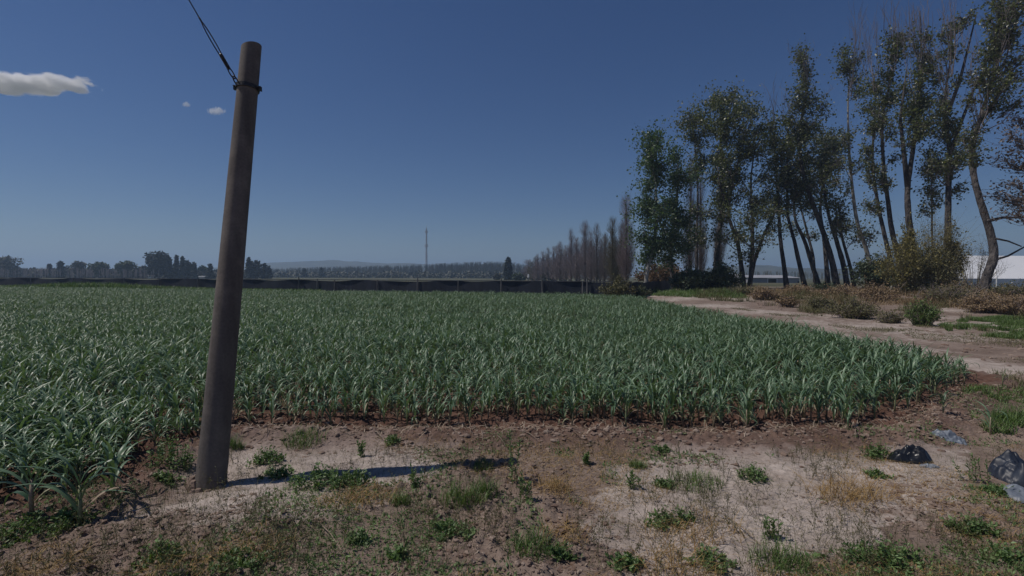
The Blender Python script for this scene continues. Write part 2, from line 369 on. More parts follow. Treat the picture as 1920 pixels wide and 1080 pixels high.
cr = fbm(gx * 0.55, gy * 0.9, 4, 61)
crust = sst(0.40, 0.53, cr) * 0.95
crust = np.maximum(crust, 0.9 * np.exp(-(((gx + 1.75) / 0.95) ** 2 + ((gy - 3.45) / 0.4) ** 2)))
crust = crust * np.where((_fd < 0) & (_fd > -8) & (gy < 8) & (np.abs(gx) < 8) & (gx > -1.2), sst(.12, .62, -_fd), 1)
crust = crust * (1 - sst(0, 1, (gx - 0.80 * gy - 0.1) / 0.7) * (1 - sst(6.5, 8, gy)))           # red soil at the right
trk = sst(8.2, 10, gx) * sst(6.5, 9, gy)
crust = crust * (1 - trk) + trk * np.clip(0.16 + 1.3 * (fbm(gx * 0.35, gy * 0.35, 4, 71) - 0.35), 0, 1)
for nm, v in (('crust', crust), ('tilled', tilled), ('grassland', sst(48, 62, gy + np.where(gx < 10, (gx + 20) * 0.3 * 0, 0)))):
    a = go.data.attributes.new(nm, 'FLOAT', 'POINT'); a.data.foreach_set('value', v.astype(np.float32))

# ------------------------------------------------------------------ hills, far wood
def hills(name, prof, d, depth):
    xs = np.array([p[0] for p in prof]); ys = np.array([p[1] for p in prof]); n = 260; px = np.linspace(xs[0], xs[-1], n); py = np.interp(px, xs, ys)
    py = py + (fbm(px * 0.03, px * 0, 3, 5) - 0.5) * 3
    rows = 14; V = []
    for j in range(rows):
        t = j / (rows - 1); k = math.sin(min(t, 1) * math.pi)
        for i in range(n):
            q = W(px[i], py[i], d); dd = d + (t - 0.5) * depth
            hgt = max(q.z, 0) * k * (1 + 0.25 * (float(vn(np.array([i * 0.12]), np.array([j * 0.7]), 9)[0]) - 0.5))
            if j == rows // 2: hgt = max(q.z, 0)
            V.append((q.x * (dd / d) ** 0.4, dd, hgt - 2 if t in (0, 1) else hgt))
    ii = (np.arange(rows - 1)[:, None] * n + np.arange(n - 1)[None]).ravel()
    return tag(mk(name, V, np.stack([ii, ii + 1, ii + n + 1, ii + n], 1), M['hill'], smooth=True), kind='structure')
hills('hills', [(-250, 512), (100, 512), (330, 508), (420, 502), (470, 500), (505, 494), (560, 491), (600, 490.5), (660, 492.5), (760, 493), (840, 497), (920, 501), (1000, 508), (1100, 514)], 1500, 700)
hills('hills', [(1250, 512), (1380, 499), (1440, 500), (1500, 504), (1560, 505), (1650, 503), (1760, 506), (1900, 508), (2200, 515)], 900, 300)

def bare_wood(name, xs, d0, d1, ytop, n, mt, label, cat, hj=0.12, stems=34):
    b = MB(); P0 = []; P1 = []; r0 = []; r1 = []
    for i in range(n):
        px = random.uniform(*xs); d = random.uniform(d0, d1); top = W(px, ytop(px), d); h = top.z * random.uniform(1 - hj * 2, 1 + hj * 0.3)
        x = top.x; s = h / 12
        P0.append((x, d, -0.5)); P1.append((x + random.uniform(-.3, .3), d, h * 0.8)); r0.append(0.22 * s); r1.append(0.08 * s)
        for k in range(stems):
            z = random.uniform(0.08, 0.8) * h; a = random.uniform(0, 6.28); L = random.uniform(0.15, 0.32) * h; sp = random.uniform(0.15, 0.6)
            P0.append((x, d, z)); P1.append((x + math.cos(a) * L * sp, d + math.sin(a) * L * sp, min(z + L, h))); r0.append(0.10 * s); r1.append(0.04 * s)
    b.sticks(P0, P1, np.array(r0), np.array(r1))
    return tag(b.build(name, mt), label, cat, kind='stuff')
bare_wood('far_wood', (480, 1010), 380, 520, lambda x: np.interp(x, [480, 560, 640, 760, 830, 900, 960, 1010], [503, 501, 499, 496, 493, 490, 491, 500]), 1000, M['wood_far'],
          'pale belt of bare woodland in front of the low hills', 'woodland')
bare_wood('far_scrub', (-120, 300), 200, 300, lambda x: np.interp(x, [-120, 0, 60, 130, 300], [500, 500, 501, 500, 503]), 480, M['twig_brown'],
          'bare brown scrub strip behind the dark fence on the left', 'scrub', stems=26)
bare_wood('far_wood', (1380, 1750), 260, 330, lambda x: 507, 150, M['twig_olive'],
          'olive brown woodland strip seen between the leaning trunks', 'woodland', stems=30)

def leaf_band(name, xs, d0, d1, ytop, n, lsz, mt, label, cat):
    px = RNG.uniform(xs[0], xs[1], n); d = RNG.uniform(d0, d1, n); P = []
    for x_, d_ in zip(px, d): t_ = W(x_, ytop(x_) + 9 * (float(vn(np.array([x_ * .09]), np.array([d_ * .03]), 3)[0]) - .5), d_); P.append((t_.x, d_, max(.1, t_.z) * random.random() ** .6))
    b = MB(); b.leaves(np.array(P), lsz * (.6 + .8 * RNG.random(n)), up=.5, asp=.8); return tag(b.build(name, mt), label, cat, kind='stuff')
leaf_band('far_hedge', (-130, 470), 232, 262, lambda x: np.interp(x, [-130, 60, 200, 330, 470], [505, 506, 507, 508, 509]), 15000, 1.3, M['bush_grey'], 'low continuous grey green band of bushes behind the left part of the dark fence', 'bushes')
leaf_band('far_hedge', (440, 1010), 330, 380, lambda x: 513, 12000, 1.7, M['bush_grey'], 'low grey green undergrowth along the foot of the pale woodland', 'bushes')

# ------------------------------------------------------------------ plants of all kinds
def blob_tree(name, label, cat, px, ytop, hw, d, mt, tmat, kind='round', n=1500, lsz=0.55, group=None, ybase=None, airy=0.0):
    top = W(px, ytop, d); base = W(px, 0, d)
    gz_ = float(gh(np.array([top.x]), np.array([float(d)]))[0]); H = top.z - gz_; w_ = hw * d / FPX
    e = empty(name, (top.x, d, gz_), label, cat, group)
    b = MB(); P = []
    if kind in ('round', 'umbrella', 'bush'):
        nb = 9 if kind != 'umbrella' else 22
        z0 = {'round': 0.42, 'umbrella': 0.22, 'bush': 0.25}[kind]
        cs = []
        for i in range(nb):
            a = random.uniform(0, 6.28); rr = random.uniform(0.1, 0.72)
            zz = random.uniform(z0, 0.86) if kind != 'bush' else random.uniform(0.12, 0.78)
            q = 1 - abs(zz - 0.6) * 0.9
            cs.append((math.cos(a) * rr * w_ * q, math.sin(a) * rr * w_ * q, zz * H, random.uniform(0.28, 0.48) * w_))
        cs.append((0, 0, H * 0.84, 0.42 * w_))
        per = n // len(cs)
        for c in cs:
            v = RNG.normal(size=(per, 3)); v /= np.linalg.norm(v, axis=1)[:, None]
            v *= (RNG.random(per) ** (0.35))[:, None] * np.array([1, 1, min(1.0, 0.16 * H / max(c[3], .01) + 0.35)]) * c[3]
            P.append(v + np.array(c[:3]))
        P = np.concatenate(P); P[:, 2] = np.clip(P[:, 2], 0.02, H)
    else:                                             # conifer or cypress
        t = RNG.random(n) ** 1.25; a = RNG.random(n) * 6.28
        lay = 0.72 + 0.28 * np.sin(t * H * 3.1 + 1.3 * np.cos(a * 2))
        prof = (1 - t) ** (0.85 if kind == 'conifer' else 0.45) * (lay if kind == 'conifer' else 0.9 + 0.1 * lay)
        if kind != 'conifer': prof = prof * np.clip(t * 8 + 0.45, 0, 1)
        rr = w_ * prof * RNG.random(n) ** 0.45
        P = np.stack([np.cos(a) * rr, np.sin(a) * rr, 0.03 * H + t * H * 0.97], 1)
    b.leaves(P, lsz * (0.6 + 0.8 * RNG.random(len(P))), up=0.5, asp=0.75)
    tb = MB(); tb.tube([(0, 0, -0.2), (0.02 * w_, 0, H * 0.4), (0, 0, H * 0.86)], [0.09 * w_ + 0.03, 0.06 * w_ + 0.02, 0.015], 6)
    if kind in ('round', 'umbrella', 'bush'):
        for c in cs: tb.tube([(0, 0, H * 0.25), (c[0] * 0.5, c[1] * 0.5, c[2] * 0.7), c[:3]], [0.04 * w_ + .01, 0.03 * w_ + .008, 0.008], 4)
    tb.build('trunk', tmat, e); b.build('crown', mt, e)
    return e

FL = 'far trees behind the dark fence'
for (px, yt, hw, d, kd, mt, n, lb, nm, ct) in [
    (8, 483, 26, 230, 'round', 'bush_grey', 1300, 'tall brownish round tree at the left edge beyond the dark fence', 'broadleaf_tree', 'tree'),
    (92, 497, 5, 230, 'cypress', 'conifer', 500, 'smallest thin cypress, alone in the bare scrub on the left', 'cypress_tree', 'tree'),
    (113, 491, 7, 225, 'cypress', 'conifer', 700, 'thin dark cypress just left of the olive round tree', 'cypress_tree', 'tree'),
    (146, 492, 17, 230, 'round', 'bush_grey', 1300, 'olive grey loose round tree beside the thin cypress', 'broadleaf_tree', 'tree'),
    (187, 494, 19, 220, 'round', 'bush', 1700, 'compact dark green dome shaped tree in the left skyline', 'broadleaf_tree', 'tree'),
    (238, 492, 19, 220, 'round', 'bush', 1600, 'wide uneven green tree left of the tall umbrella tree', 'broadleaf_tree', 'tree'),
    (268, 501, 14, 235, 'round', 'bush_grey', 900, 'low greyish tree touching the left side of the umbrella tree', 'broadleaf_tree', 'tree'),
    (297, 473, 26, 215, 'umbrella', 'conifer', 3600, 'tallest dark tree of the left skyline with a broad flat topped crown', 'umbrella_tree', 'tree'),
    (318, 486, 8, 220, 'conifer', 'conifer', 900, 'dark conifer tucked against the umbrella tree', 'conifer_tree', 'conifer'),
    (331, 480, 8, 220, 'conifer', 'conifer', 1000, 'tallest conifer of the row right of the umbrella tree', 'conifer_tree', 'conifer'),
    (342, 484, 8, 218, 'conifer', 'conifer', 1000, 'broad dark conifer in the middle of the conifer row', 'conifer_tree', 'conifer'),
    (351, 490, 6, 222, 'conifer', 'conifer', 700, 'narrow blunt conifer right of the broad one', 'conifer_tree', 'conifer'),
    (357.5, 495, 5, 222, 'conifer', 'conifer', 600, 'thinnest low conifer near the end of the conifer row', 'conifer_tree', 'conifer'),
    (364.5, 493, 6, 218, 'conifer', 'conifer', 700, 'last pointed conifer at the right end of the conifer row', 'conifer_tree', 'conifer'),
    (380, 500, 11, 240, 'round', 'bush', 900, 'small hazy round tree between the conifer row and the pole', 'broadleaf_tree', 'tree'),
    (394, 496, 7, 220, 'conifer', 'conifer', 800, 'lone dark conifer just left of the concrete pole', 'conifer_tree', 'conifer'),
    (466, 484, 8, 220, 'conifer', 'conifer', 900, 'pointed conifer just right of the concrete pole', 'conifer_tree', 'conifer'),
    (478, 491, 20, 225, 'bush', 'conifer', 2200, 'dense block shaped dark tree right of the concrete pole', 'dense_tree', 'tree'),
    (496, 496, 6, 225, 'cypress', 'conifer', 600, 'slim cypress at the right side of the block shaped tree', 'cypress_tree', 'tree'),
    (504, 501, 5, 235, 'cypress', 'conifer', 500, 'shortest slim cypress next to the pale woodland', 'cypress_tree', 'tree'),
    (570.5, 505, 5, 330, 'conifer', 'conifer', 500, 'small dark conifer standing before the pale woodland, left one', 'conifer_tree', 'conifer'),
    (602.5, 504, 5, 330, 'conifer', 'conifer', 500, 'small dark conifer standing before the pale woodland, right one', 'conifer_tree', 'conifer'),
    (953, 484, 9, 200, 'cypress', 'conifer', 1600, 'lone dark pointed cypress left of the bare poplar row', 'cypress_tree', 'tree'),
    (932, 515, 10, 210, 'bush', 'bush_grey', 600, 'low pale grey bush left of the lone cypress', 'bush', 'bush'),
    (972, 514, 17, 190, 'bush', 'bush', 1000, 'low dark green bush between the lone cypress and the red house', 'bush', 'bush'),
    (1027, 508, 15, 150, 'bush', 'bush_grey', 900, 'yellowish olive bush at the foot of the bare poplar row', 'bush', 'bush'),
]:
    blob_tree(nm, lb, ct, px, yt, hw, d, M[mt], M['bark'], kd, n, 0.0042 * d, FL)

def bare_poplar(label, px, ytop, hw, d, mt, n=420, group='bare poplars in the receding row', tw=0.0072, name='bare_poplar', low=0.06, blunt=0.55):
    top = W(px, ytop, d); gz_ = float(gh(np.array([top.x]), np.array([float(d)]))[0]); H = top.z - gz_; w_ = 1.55 * hw * d / FPX; n = int(n * 1.25)
    e = empty(name, (top.x, d, gz_), label, 'tree', group)
    tb = MB(); lean = random.uniform(-0.02, 0.02) * H
    tb.tube([(0, 0, -0.2), (lean * 0.3, 0, H * 0.3), (lean * 0.8, 0, H * 0.7), (lean, 0, H * 0.98)], [H * 0.016, H * 0.012, H * 0.006, 0.01], 6)
    tb.build('trunk', M['bark'], e)
    P0 = []; P1 = []; r0 = []; r1 = []
    for k in range(n):
        t = low + (0.97 - low) * random.random() ** 1.1; z = t * H; a = random.uniform(0, 6.28)
        wid = w_ * (math.sin(min(1, (t + 0.18) * 1.1) * math.pi) ** blunt if t < 0.75 else ((1 - t) * 4) ** 0.5 * 0.8) * random.uniform(0.35, 1)
        L = random.uniform(0.10, 0.26) * H * (1.06 - t * 0.95); z1 = z + L + 0.02 * H
        c = np.array([lean * t, 0, z]); m = c + np.array([math.cos(a) * wid * 0.6, math.sin(a) * wid * 0.6, (z1 - z) * 0.35]); q = np.array([lean + math.cos(a) * wid, math.sin(a) * wid, z1]); q[0] -= lean * (1 - t)
        rr = tw * (0.7 + 1.3 * (1 - t)) * d / 60
        P0 += [c, m]; P1 += [m, q]; r0 += [rr * 1.6, rr]; r1 += [rr, rr * 0.4]
        for _ in range(3):
            u = random.random(); s_ = m + (q - m) * u; b2 = random.uniform(0, 6.28); l2 = random.uniform(0.02, 0.07) * H
            P0.append(s_); P1.append(s_ + np.array([math.cos(b2) * l2 * 0.35, math.sin(b2) * l2 * 0.35, l2])); r0.append(rr * 0.6); r1.append(rr * 0.3)
    b = MB(); b.sticks(P0, P1, np.array(r0), np.array(r1)); b.build('branches', mt, e)
    return e
TB, TO, TG = M['twig_brown'], M['twig_olive'], M['twig']
for (px, yt, hw, d, mt, n, lb) in [
    (990, 487, 12, 190, TB, 260, 'rounded low bare tree at the far end of the poplar row, by the red house'),
    (1003, 482, 6, 172, TO, 220, 'short bare poplar right beside the rounded low bare tree'),
    (1109, 436, 9, 86, TB, 380, 'lower brown bare poplar just right of the tall broad one'),
    (1134, 440, 9, 74, TG, 340, 'pale bare poplar filling the dip left of the olive tinted one'),
    (1044, 462, 8, 125, TB, 300, 'brown bare poplar tucked left of the round topped one'),
    (1007, 477, 6, 165, TB, 240, 'farthest narrow bare poplar, left end of the row'),
    (1018, 472, 7, 150, TB, 260, 'second bare poplar from the far end of the row'),
    (1028, 466, 7, 140, TB, 280, 'third bare poplar from the far end of the row'),
    (1037, 463, 8, 130, TB, 300, 'fourth bare poplar from the far end of the row'),
    (1050, 455, 9, 120, TB, 380, 'brown bare poplar with a rounded top halfway along the row'),
    (1062, 462, 9, 116, TB, 380, 'dense brown bare tree right of the round topped poplar'),
    (1071, 431, 8, 104, TB, 380, 'bare poplar whose narrow plume stands above the dense brown trees'),
    (1082, 448, 10, 100, TB, 420, 'dense brown bare poplar between the two tall plumes'),
    (1098, 417, 12, 92, TB, 520, 'tall broad bare poplar in the middle of the row with pale streaked trunk'),
    (1120, 422, 11, 80, TG, 420, 'pale grey see-through bare poplar right of the tall broad one'),
    (1150, 410, 13, 64, TO, 620, 'olive tinted bare poplar left of the tallest bare one'),
    (1176, 368, 15, 60, TB, 760, 'tallest bare poplar, close to the lush leafy tree'),
    (1163, 420, 9, 66, TO, 300, 'thin olive bare poplar half hidden between its two tall neighbours'),
    (1294, 300, 13, 62, TG, 500, 'pale bare poplar seen through the left leafy trees'),
    (1316, 330, 12, 60, TG, 500, 'pale bare poplar left of the thick dark trunk'),
    (1352, 300, 12, 66, TG, 420, 'pale bare poplar behind the dark leaning trunk'),
]:
    bare_poplar(lb, px, yt, hw, d, mt, n)
for i in range(20):
    px = 996 + i * 9.2 + random.uniform(-2, 2); yt = np.interp(px, [990, 1040, 1075, 1120, 1180], [500, 482, 462, 450, 440]) + random.uniform(-9, 9)
    bare_poplar('brown bare tree in the dense lower mass of the poplar row', px, yt, 10, float(np.interp(px, [990, 1180], [180, 68])), TB if i % 3 else TO, 260, tw=0.008, low=0.02, blunt=.3)

# ------------------------------------------------------------------ leafy poplar grove on the right
def grove_tree(label, trunk, d, wpx, clumps, leaf='poplar_leaf', bark='bark', bare=(), dens=1.0, extra=(), name='poplar_tree'):
    k = d / FPX; pts = [W(x, y, d + (i * 0.25 if i else 0)) for i, (x, y) in enumerate(trunk)]
    g = float(gh(np.array([pts[0].x]), np.array([float(d)]))[0])
    base = Vector((pts[0].x + (pts[0].x - pts[1].x) * 0.1, d, g)); 
    if pts[0].z > g + 0.05: pts = [Vector((pts[0].x + (pts[0].x - pts[1].x) * (pts[0].z - g) / max(pts[1].z - pts[0].z, .1), d, g - 0.2))] + pts
    else: pts[0].z = g - 0.2
    e = empty(name, (pts[0].x, d, g), label, 'tree', 'tall poplars of the grove'); O = Vector((pts[0].x, d, g))
    pts = [p - O for p in pts]
    # smooth the trunk line
    P = np.array([tuple(p) for p in pts]); s = np.linspace(0, len(P) - 1, (len(P) - 1) * 5 + 1); C = []
    for u in s:
        i = min(int(u), len(P) - 2); f = u - i; a = P[max(i - 1, 0)]; b = P[i]; c = P[i + 1]; q = P[min(i + 2, len(P) - 1)]
        C.append(0.5 * ((2 * b) + (c - a) * f + (2 * a - 5 * b + 4 * c - q) * f * f + (3 * b - a - 3 * c + q) * f ** 3))
    C = np.array(C); wpx = wpx * math.cos(math.atan((trunk[0][0] - 960) / FPX)) ** .8; r0 = wpx * k / 2 * 0.95; n = len(C); t = np.linspace(0, 1, n)
    rad = r0 * ((1 - t) ** 0.8 * 0.9 + 0.08) + r0 * 0.25 * np.exp(-t * n / 1.5)
    tb = MB(); tb.tube(C, np.maximum(rad, 0.03), 13, wob=0.16)
    for line, wp in extra:                            # a second stem or big limb
        Q = [np.array(tuple(W(x, y, d + 0.3) - O)) for x, y in line]; tb.tube(Q, np.linspace(wp * k / 2, 0.035, len(Q)), 7, wob=0.08)
    tb.build('trunk', M[bark], e, smooth=True)
    P0 = []; P1 = []; R0 = []; R1 = []; lp = []; ls = []
    def limb(a, b, ra, rb, sag=0.0, seg=4):
        a = np.array(a); b = np.array(b); L = np.linalg.norm(b - a); off = RNG.normal(size=3) * L * 0.06; off[2] -= sag * L; prev = a
        for i in range(1, seg + 1):
            f = i / seg; q = a + (b - a) * f + off * math.sin(f * math.pi) + RNG.normal(size=3) * L * 0.012
            P0.append(prev); P1.append(q); R0.append(ra + (rb - ra) * (f - 1 / seg)); R1.append(ra + (rb - ra) * f); prev = q
    ys_ = [q_[1] for q_ in trunk]; clumps = list(clumps); mean_n = np.mean([q_[4] / (q_[2] * q_[3]) for q_ in clumps])
    lo_ = max(q_[1] for q_ in clumps); hi_ = min(q_[1] for q_ in clumps)
    for _ in range(int(7 + 5 * (wpx > 12))):
        yy = random.uniform(hi_, lo_); i_ = min(range(len(trunk) - 1), key=lambda q_: abs((trunk[q_][1] + trunk[q_ + 1][1]) / 2 - yy)); a_, b_ = trunk[i_], trunk[i_ + 1]
        f_ = (yy - a_[1]) / (b_[1] - a_[1] + 1e-6); xx = a_[0] + (b_[0] - a_[0]) * min(max(f_, 0), 1) + random.gauss(0, 13); ra = random.uniform(9, 18)
        clumps.append((xx, yy, ra, ra * random.uniform(.8, 1.5), int(mean_n * ra * ra * .75)))
    for (cx, cy, rx, ry, nl) in clumps:
        c = np.array(tuple(W(cx + random.uniform(-.3, .3) * rx, cy + random.uniform(-.3, .3) * ry, d + random.uniform(-1, 1) * rx * k * 1.6) - O)); RX = rx * k; RY = ry * k
        low = C[C[:, 2] < c[2] - 0.25 * abs(c[0] - C[-1, 0]) - 0.5 * RY]
        if len(low) == 0: low = C[:2]
        j = np.argmin(np.linalg.norm(low - c, axis=1)); st = low[j]
        RX *= 1.5; RY *= 1.6; rt = max(0.035, min(0.07, 0.35 * rad[j])); limb(st, c + np.array([0, 0, RY * 0.3]), rt, 0.018, 0.05, 6)
        for _ in range(24):
            v = RNG.normal(size=3); v /= np.linalg.norm(v); v *= RNG.random() ** 0.33; q = c + v * np.array([RX, RX, RY]); u = random.uniform(0.4, 1)
            s_ = st + (c - st) * u; limb(s_, q, 0.015, 0.006, 0.0, 3)
            m = max(3, int(nl * dens / (14.0 if trunk[0][0] < 1560 else 18.0) * random.uniform(0.35, 1.6)))
            cl = 0.31 * min(RX, 1.8); tt = np.clip(RNG.random(m)[:, None] * 1.1, 0.25, 1.1)
            lp.append(s_ + (q - s_) * tt + RNG.normal(size=(m, 3)) * cl * np.array([0.55, 0.55, 0.5]))
    for (x0, y0, x1, y1, nb) in bare:                 # bare upright shoots
        for _ in range(nb):
            a = np.array(tuple(W(x0 + random.uniform(-4, 4), y0 + random.uniform(-10, 25), d + random.uniform(-1, 1)) - O)); 
            b = np.array(tuple(W(x1 + random.gauss(0, 14), y1 + random.uniform(-5, 40), d + random.uniform(-1.5, 1.5)) - O)); limb(a, b, 0.028, 0.008, 0, 4)
            for _ in range(5):
                u = random.uniform(.3, .95); q = a + (b - a) * u; l2 = np.linalg.norm(b - a) * random.uniform(.12, .3); limb(q, q + np.array([random.uniform(-.35, .35) * l2, random.uniform(-.3, .3) * l2, l2]), 0.012, 0.006, 0, 2)
    b = MB(); b.sticks(P0, P1, np.array(R0), np.array(R1)); b.build('branches', M['twig'] if bark != 'bark' else M['twig'], e)
    L = np.concatenate(lp); b = MB(); b.leaves(L, (0.14 + 0.14 * RNG.random(len(L))) * (d / 50) ** 0.6, up=0.25, asp=0.8); b.build('crown', M[leaf], e)
    return e
N = 420
def cl(*a, n=N): return [(x, y, rx, ry, int(n * rx * ry / 620)) for x, y, rx, ry in a]
grove_tree('lush green poplar with pale slanting trunk at the left end of the grove', [(1209, 549), (1214, 505), (1226, 455), (1231, 380), (1224, 300), (1220, 262)], 46, 9,
           cl((1222, 262, 25, 22), (1213, 298, 28, 25), (1228, 335, 32, 28), (1216, 380, 31, 28), (1235, 410, 28, 28), (1210, 440, 26, 24), (1238, 462, 26, 26), (1216, 478, 22, 18), n=640), 'poplar_leaf_lush', 'pale_bark')
grove_tree('dark leafy poplar right behind the lush left one', [(1262, 535), (1258, 480), (1266, 400), (1272, 330), (1268, 280)], 49, 10,
           cl((1262, 290, 20, 22), (1277, 325, 24, 26), (1260, 370, 28, 26), (1282, 405, 26, 28), (1262, 445, 26, 26), (1288, 465, 22, 22), (1255, 485, 22, 16), n=520), 'poplar_leaf_lush')
grove_tree('slim straight poplar with sparse top between the lush trees and the thick dark trunk', [(1306, 540), (1306, 450), (1308, 350), (1300, 240)], 52, 9,
           cl((1292, 225, 22, 18), (1312, 215, 20, 22), (1300, 258, 26, 22), (1325, 285, 22, 22), (1300, 320, 22, 22), (1315, 440, 18, 18)), bark='bark', bare=[(1300, 240, 1300, 195, 3)])
grove_tree('thick dark trunked poplar with a broad rounded crown left of the leaning ones', [(1341, 540), (1343, 500), (1347, 440), (1358, 370), (1352, 280), (1350, 200)], 50, 17,
           cl((1345, 188, 28, 18), (1372, 178, 26, 16), (1395, 198, 22, 22), (1360, 218, 32, 22), (1338, 252, 27, 22), (1380, 255, 27, 22), (1355, 298, 27, 22), (1332, 335, 20, 22), (1345, 375, 22, 20)), bare=[(1370, 190, 1378, 150, 4)])
grove_tree('poplar with curved trunk bending left beside the dark shrub', [(1395, 540), (1390, 500), (1382, 450), (1366, 395), (1385, 300), (1410, 220)], 48, 13,
           cl((1410, 212, 20, 18), (1422, 245, 24, 22), (1400, 280, 26, 22), (1432, 285, 24, 22), (1386, 325, 26, 22), (1370, 365, 22, 20), (1352, 402, 22, 16), (1340, 440, 18, 14)), extra=[([(1366, 395), (1350, 350), (1345, 310)], 7)])
grove_tree('twin stemmed poplar forking near the ground left of the grey shed door', [(1406, 541), (1410, 480), (1411, 410), (1408, 340), (1415, 280)], 47, 12,
           cl((1440, 335, 26, 22), (1420, 372, 25, 22), (1398, 408, 22, 18), (1448, 395, 26, 20), (1385, 438, 20, 16), (1428, 440, 26, 16), (1455, 425, 18, 16), (1385, 480, 16, 12), n=340), extra=[([(1404, 538), (1414, 490), (1432, 440), (1458, 390), (1470, 350)], 9)])
grove_tree('nearly upright trunk in front of the grey shed right of its door', [(1476, 541), (1470, 500), (1463, 445), (1460, 390), (1455, 320), (1448, 230)], 50, 11,
           cl((1445, 232, 20, 20), (1452, 262, 24, 22), (1456, 302, 26, 22), (1466, 342, 26, 22), (1458, 382, 24, 18)), bare=[(1450, 230, 1452, 150, 5)])
grove_tree('leaning trunk crossing the right end of the grey shed', [(1511, 541), (1500, 500), (1489, 450), (1477, 400), (1476, 320), (1480, 225)], 50, 11,
           cl((1478, 225, 20, 20), (1480, 275, 24, 24), (1486, 325, 26, 22), (1482, 372, 24, 18)), bare=[(1480, 225, 1470, 160, 4)])
grove_tree('left one of the two trunks that cross low down right of the shed', [(1538, 541), (1524, 500), (1508, 450), (1490, 405), (1492, 330), (1502, 250)], 52, 11,
           cl((1504, 250, 20, 22), (1510, 300, 24, 22), (1498, 345, 24, 20), (1505, 385, 20, 14)))
grove_tree('right one of the two trunks that cross low down right of the shed', [(1529, 541), (1524, 480), (1512, 430), (1500, 370), (1512, 300)], 54, 8,
           cl((1525, 365, 20, 18), (1515, 320, 20, 20), (1530, 440, 18, 10)))
grove_tree('thick leaning trunk with a tall leafy spire reaching above the middle of the grove', [(1570, 541), (1560, 490), (1545, 440), (1520, 370), (1503, 310), (1500, 240), (1512, 170), (1500, 105)], 49, 14,
           cl((1501, 100, 11, 16), (1505, 132, 14, 18), (1500, 165, 15, 18), (1516, 190, 20, 20), (1540, 195, 17, 17), (1527, 232, 25, 20), (1513, 262, 24, 18)), bare=[(1510, 170, 1500, 85, 4), (1530, 200, 1545, 140, 3), (1490, 250, 1478, 140, 4)])
grove_tree('thin dark trunk right behind the thick leaning one', [(1553, 541), (1549, 490), (1544, 440), (1538, 390), (1545, 320), (1548, 255)], 53, 11,
           cl((1546, 255, 24, 18), (1550, 292, 26, 20), (1540, 332, 24, 20), (1552, 362, 22, 14)))
grove_tree('dark leaning trunk just right of the thick leaning one', [(1590, 541), (1582, 500), (1568, 450), (1553, 400), (1545, 340), (1560, 290)], 49, 13,
           cl((1566, 305, 24, 20), (1572, 340, 22, 18), (1556, 372, 22, 16), (1575, 270, 18, 18)))
grove_tree('slender trunk at the right side of the leaning bunch', [(1603, 543), (1594, 500), (1580, 450), (1570, 410), (1566, 370)], 49, 9,
           cl((1572, 385, 20, 14), (1592, 420, 20, 12), (1606, 446, 18, 9), (1570, 410, 16, 12), n=300))
grove_tree('slim pale trunk standing clear with blue sky on both sides', [(1636, 520), (1625, 470), (1608, 420), (1599, 360), (1592, 280), (1590, 190), (1594, 120)], 47, 12,
           cl((1580, 92, 18, 14), (1598, 110, 18, 16), (1580, 128, 20, 16), (1600, 150, 20, 16), (1618, 172, 18, 14), (1590, 255, 12, 22), (1594, 300, 12, 16), (1585, 350, 9, 12), (1620, 440, 14, 8), n=320), bark='pale_bark', bare=[(1594, 160, 1612, 20, 8), (1600, 180, 1640, 60, 5)])
grove_tree('left trunk of the close pair rising from the yellow bush', [(1676, 520), (1668, 480), (1656, 430), (1644, 370), (1636, 300), (1640, 220), (1642, 160)], 42, 13,
           cl((1642, 170, 26, 20), (1625, 200, 22, 16), (1662, 190, 26, 20), (1640, 232, 18, 14), (1630, 330, 14, 14), (1622, 280, 12, 16), (1640, 395, 14, 10)), bare=[(1640, 160, 1625, 30, 7)])
grove_tree('right trunk of the close pair rising from the yellow bush', [(1692, 520), (1684, 480), (1672, 430), (1664, 370), (1656, 300), (1655, 220), (1672, 140), (1680, 70)], 41, 15,
           cl((1668, 72, 16, 14), (1672, 100, 20, 18), (1665, 130, 18, 16), (1690, 65, 14, 12), (1675, 190, 22, 18), (1662, 345, 14, 14), (1668, 232, 22, 16)), bare=[(1675, 110, 1668, -10, 8)])
grove_tree('stout trunk forking into two limbs above the yellow bush', [(1716, 530), (1711, 470), (1703, 400), (1702, 350), (1712, 280), (1722, 200), (1728, 110), (1725, 20)], 39, 19,
           cl((1728, 130, 22, 20), (1750, 125, 20, 18), (1768, 145, 16, 14), (1700, 200, 25, 20), (1730, 195, 28, 20), (1712, 232, 32, 22), (1748, 225, 26, 20), (1708, 262, 22, 16), (1690, 165, 16, 12), (1740, 60, 12, 14)),
           bare=[(1726, 120, 1722, -20, 10), (1715, 200, 1690, 10, 6)], extra=[([(1702, 350), (1695, 290), (1688, 220), (1700, 130)], 10)])
grove_tree('thin dark stem with drooping leaves between the forked trunk and the straight one', [(1752, 530), (1748, 450), (1747, 380), (1745, 290)], 40, 8,
           cl((1735, 290, 16, 16), (1752, 320, 18, 20), (1738, 352, 18, 18), (1756, 380, 16, 18), (1735, 395, 14, 14), n=300))
grove_tree('tall straight trunk with ivy coloured foot and high spreading limbs', [(1776, 560), (1777, 470), (1778, 370), (1780, 280), (1772, 220), (1776, 150), (1790, 80)], 37, 17,
           cl((1777, 225, 20, 18), (1772, 198, 18, 14), (1765, 250, 16, 12), (1795, 290, 24, 16), (1800, 350, 16, 18), (1785, 325, 16, 14), (1797, 38, 24, 12), (1818, 28, 15, 10), (1780, 52, 14, 10), (1762, 60, 9, 9)),
           bare=[(1785, 120, 1770, -20, 8), (1778, 180, 1745, 60, 5)], extra=[([(1776, 215), (1800, 150), (1815, 90), (1830, 30)], 7), ([(1778, 300), (1800, 235), (1825, 170), (1850, 120)], 8)])
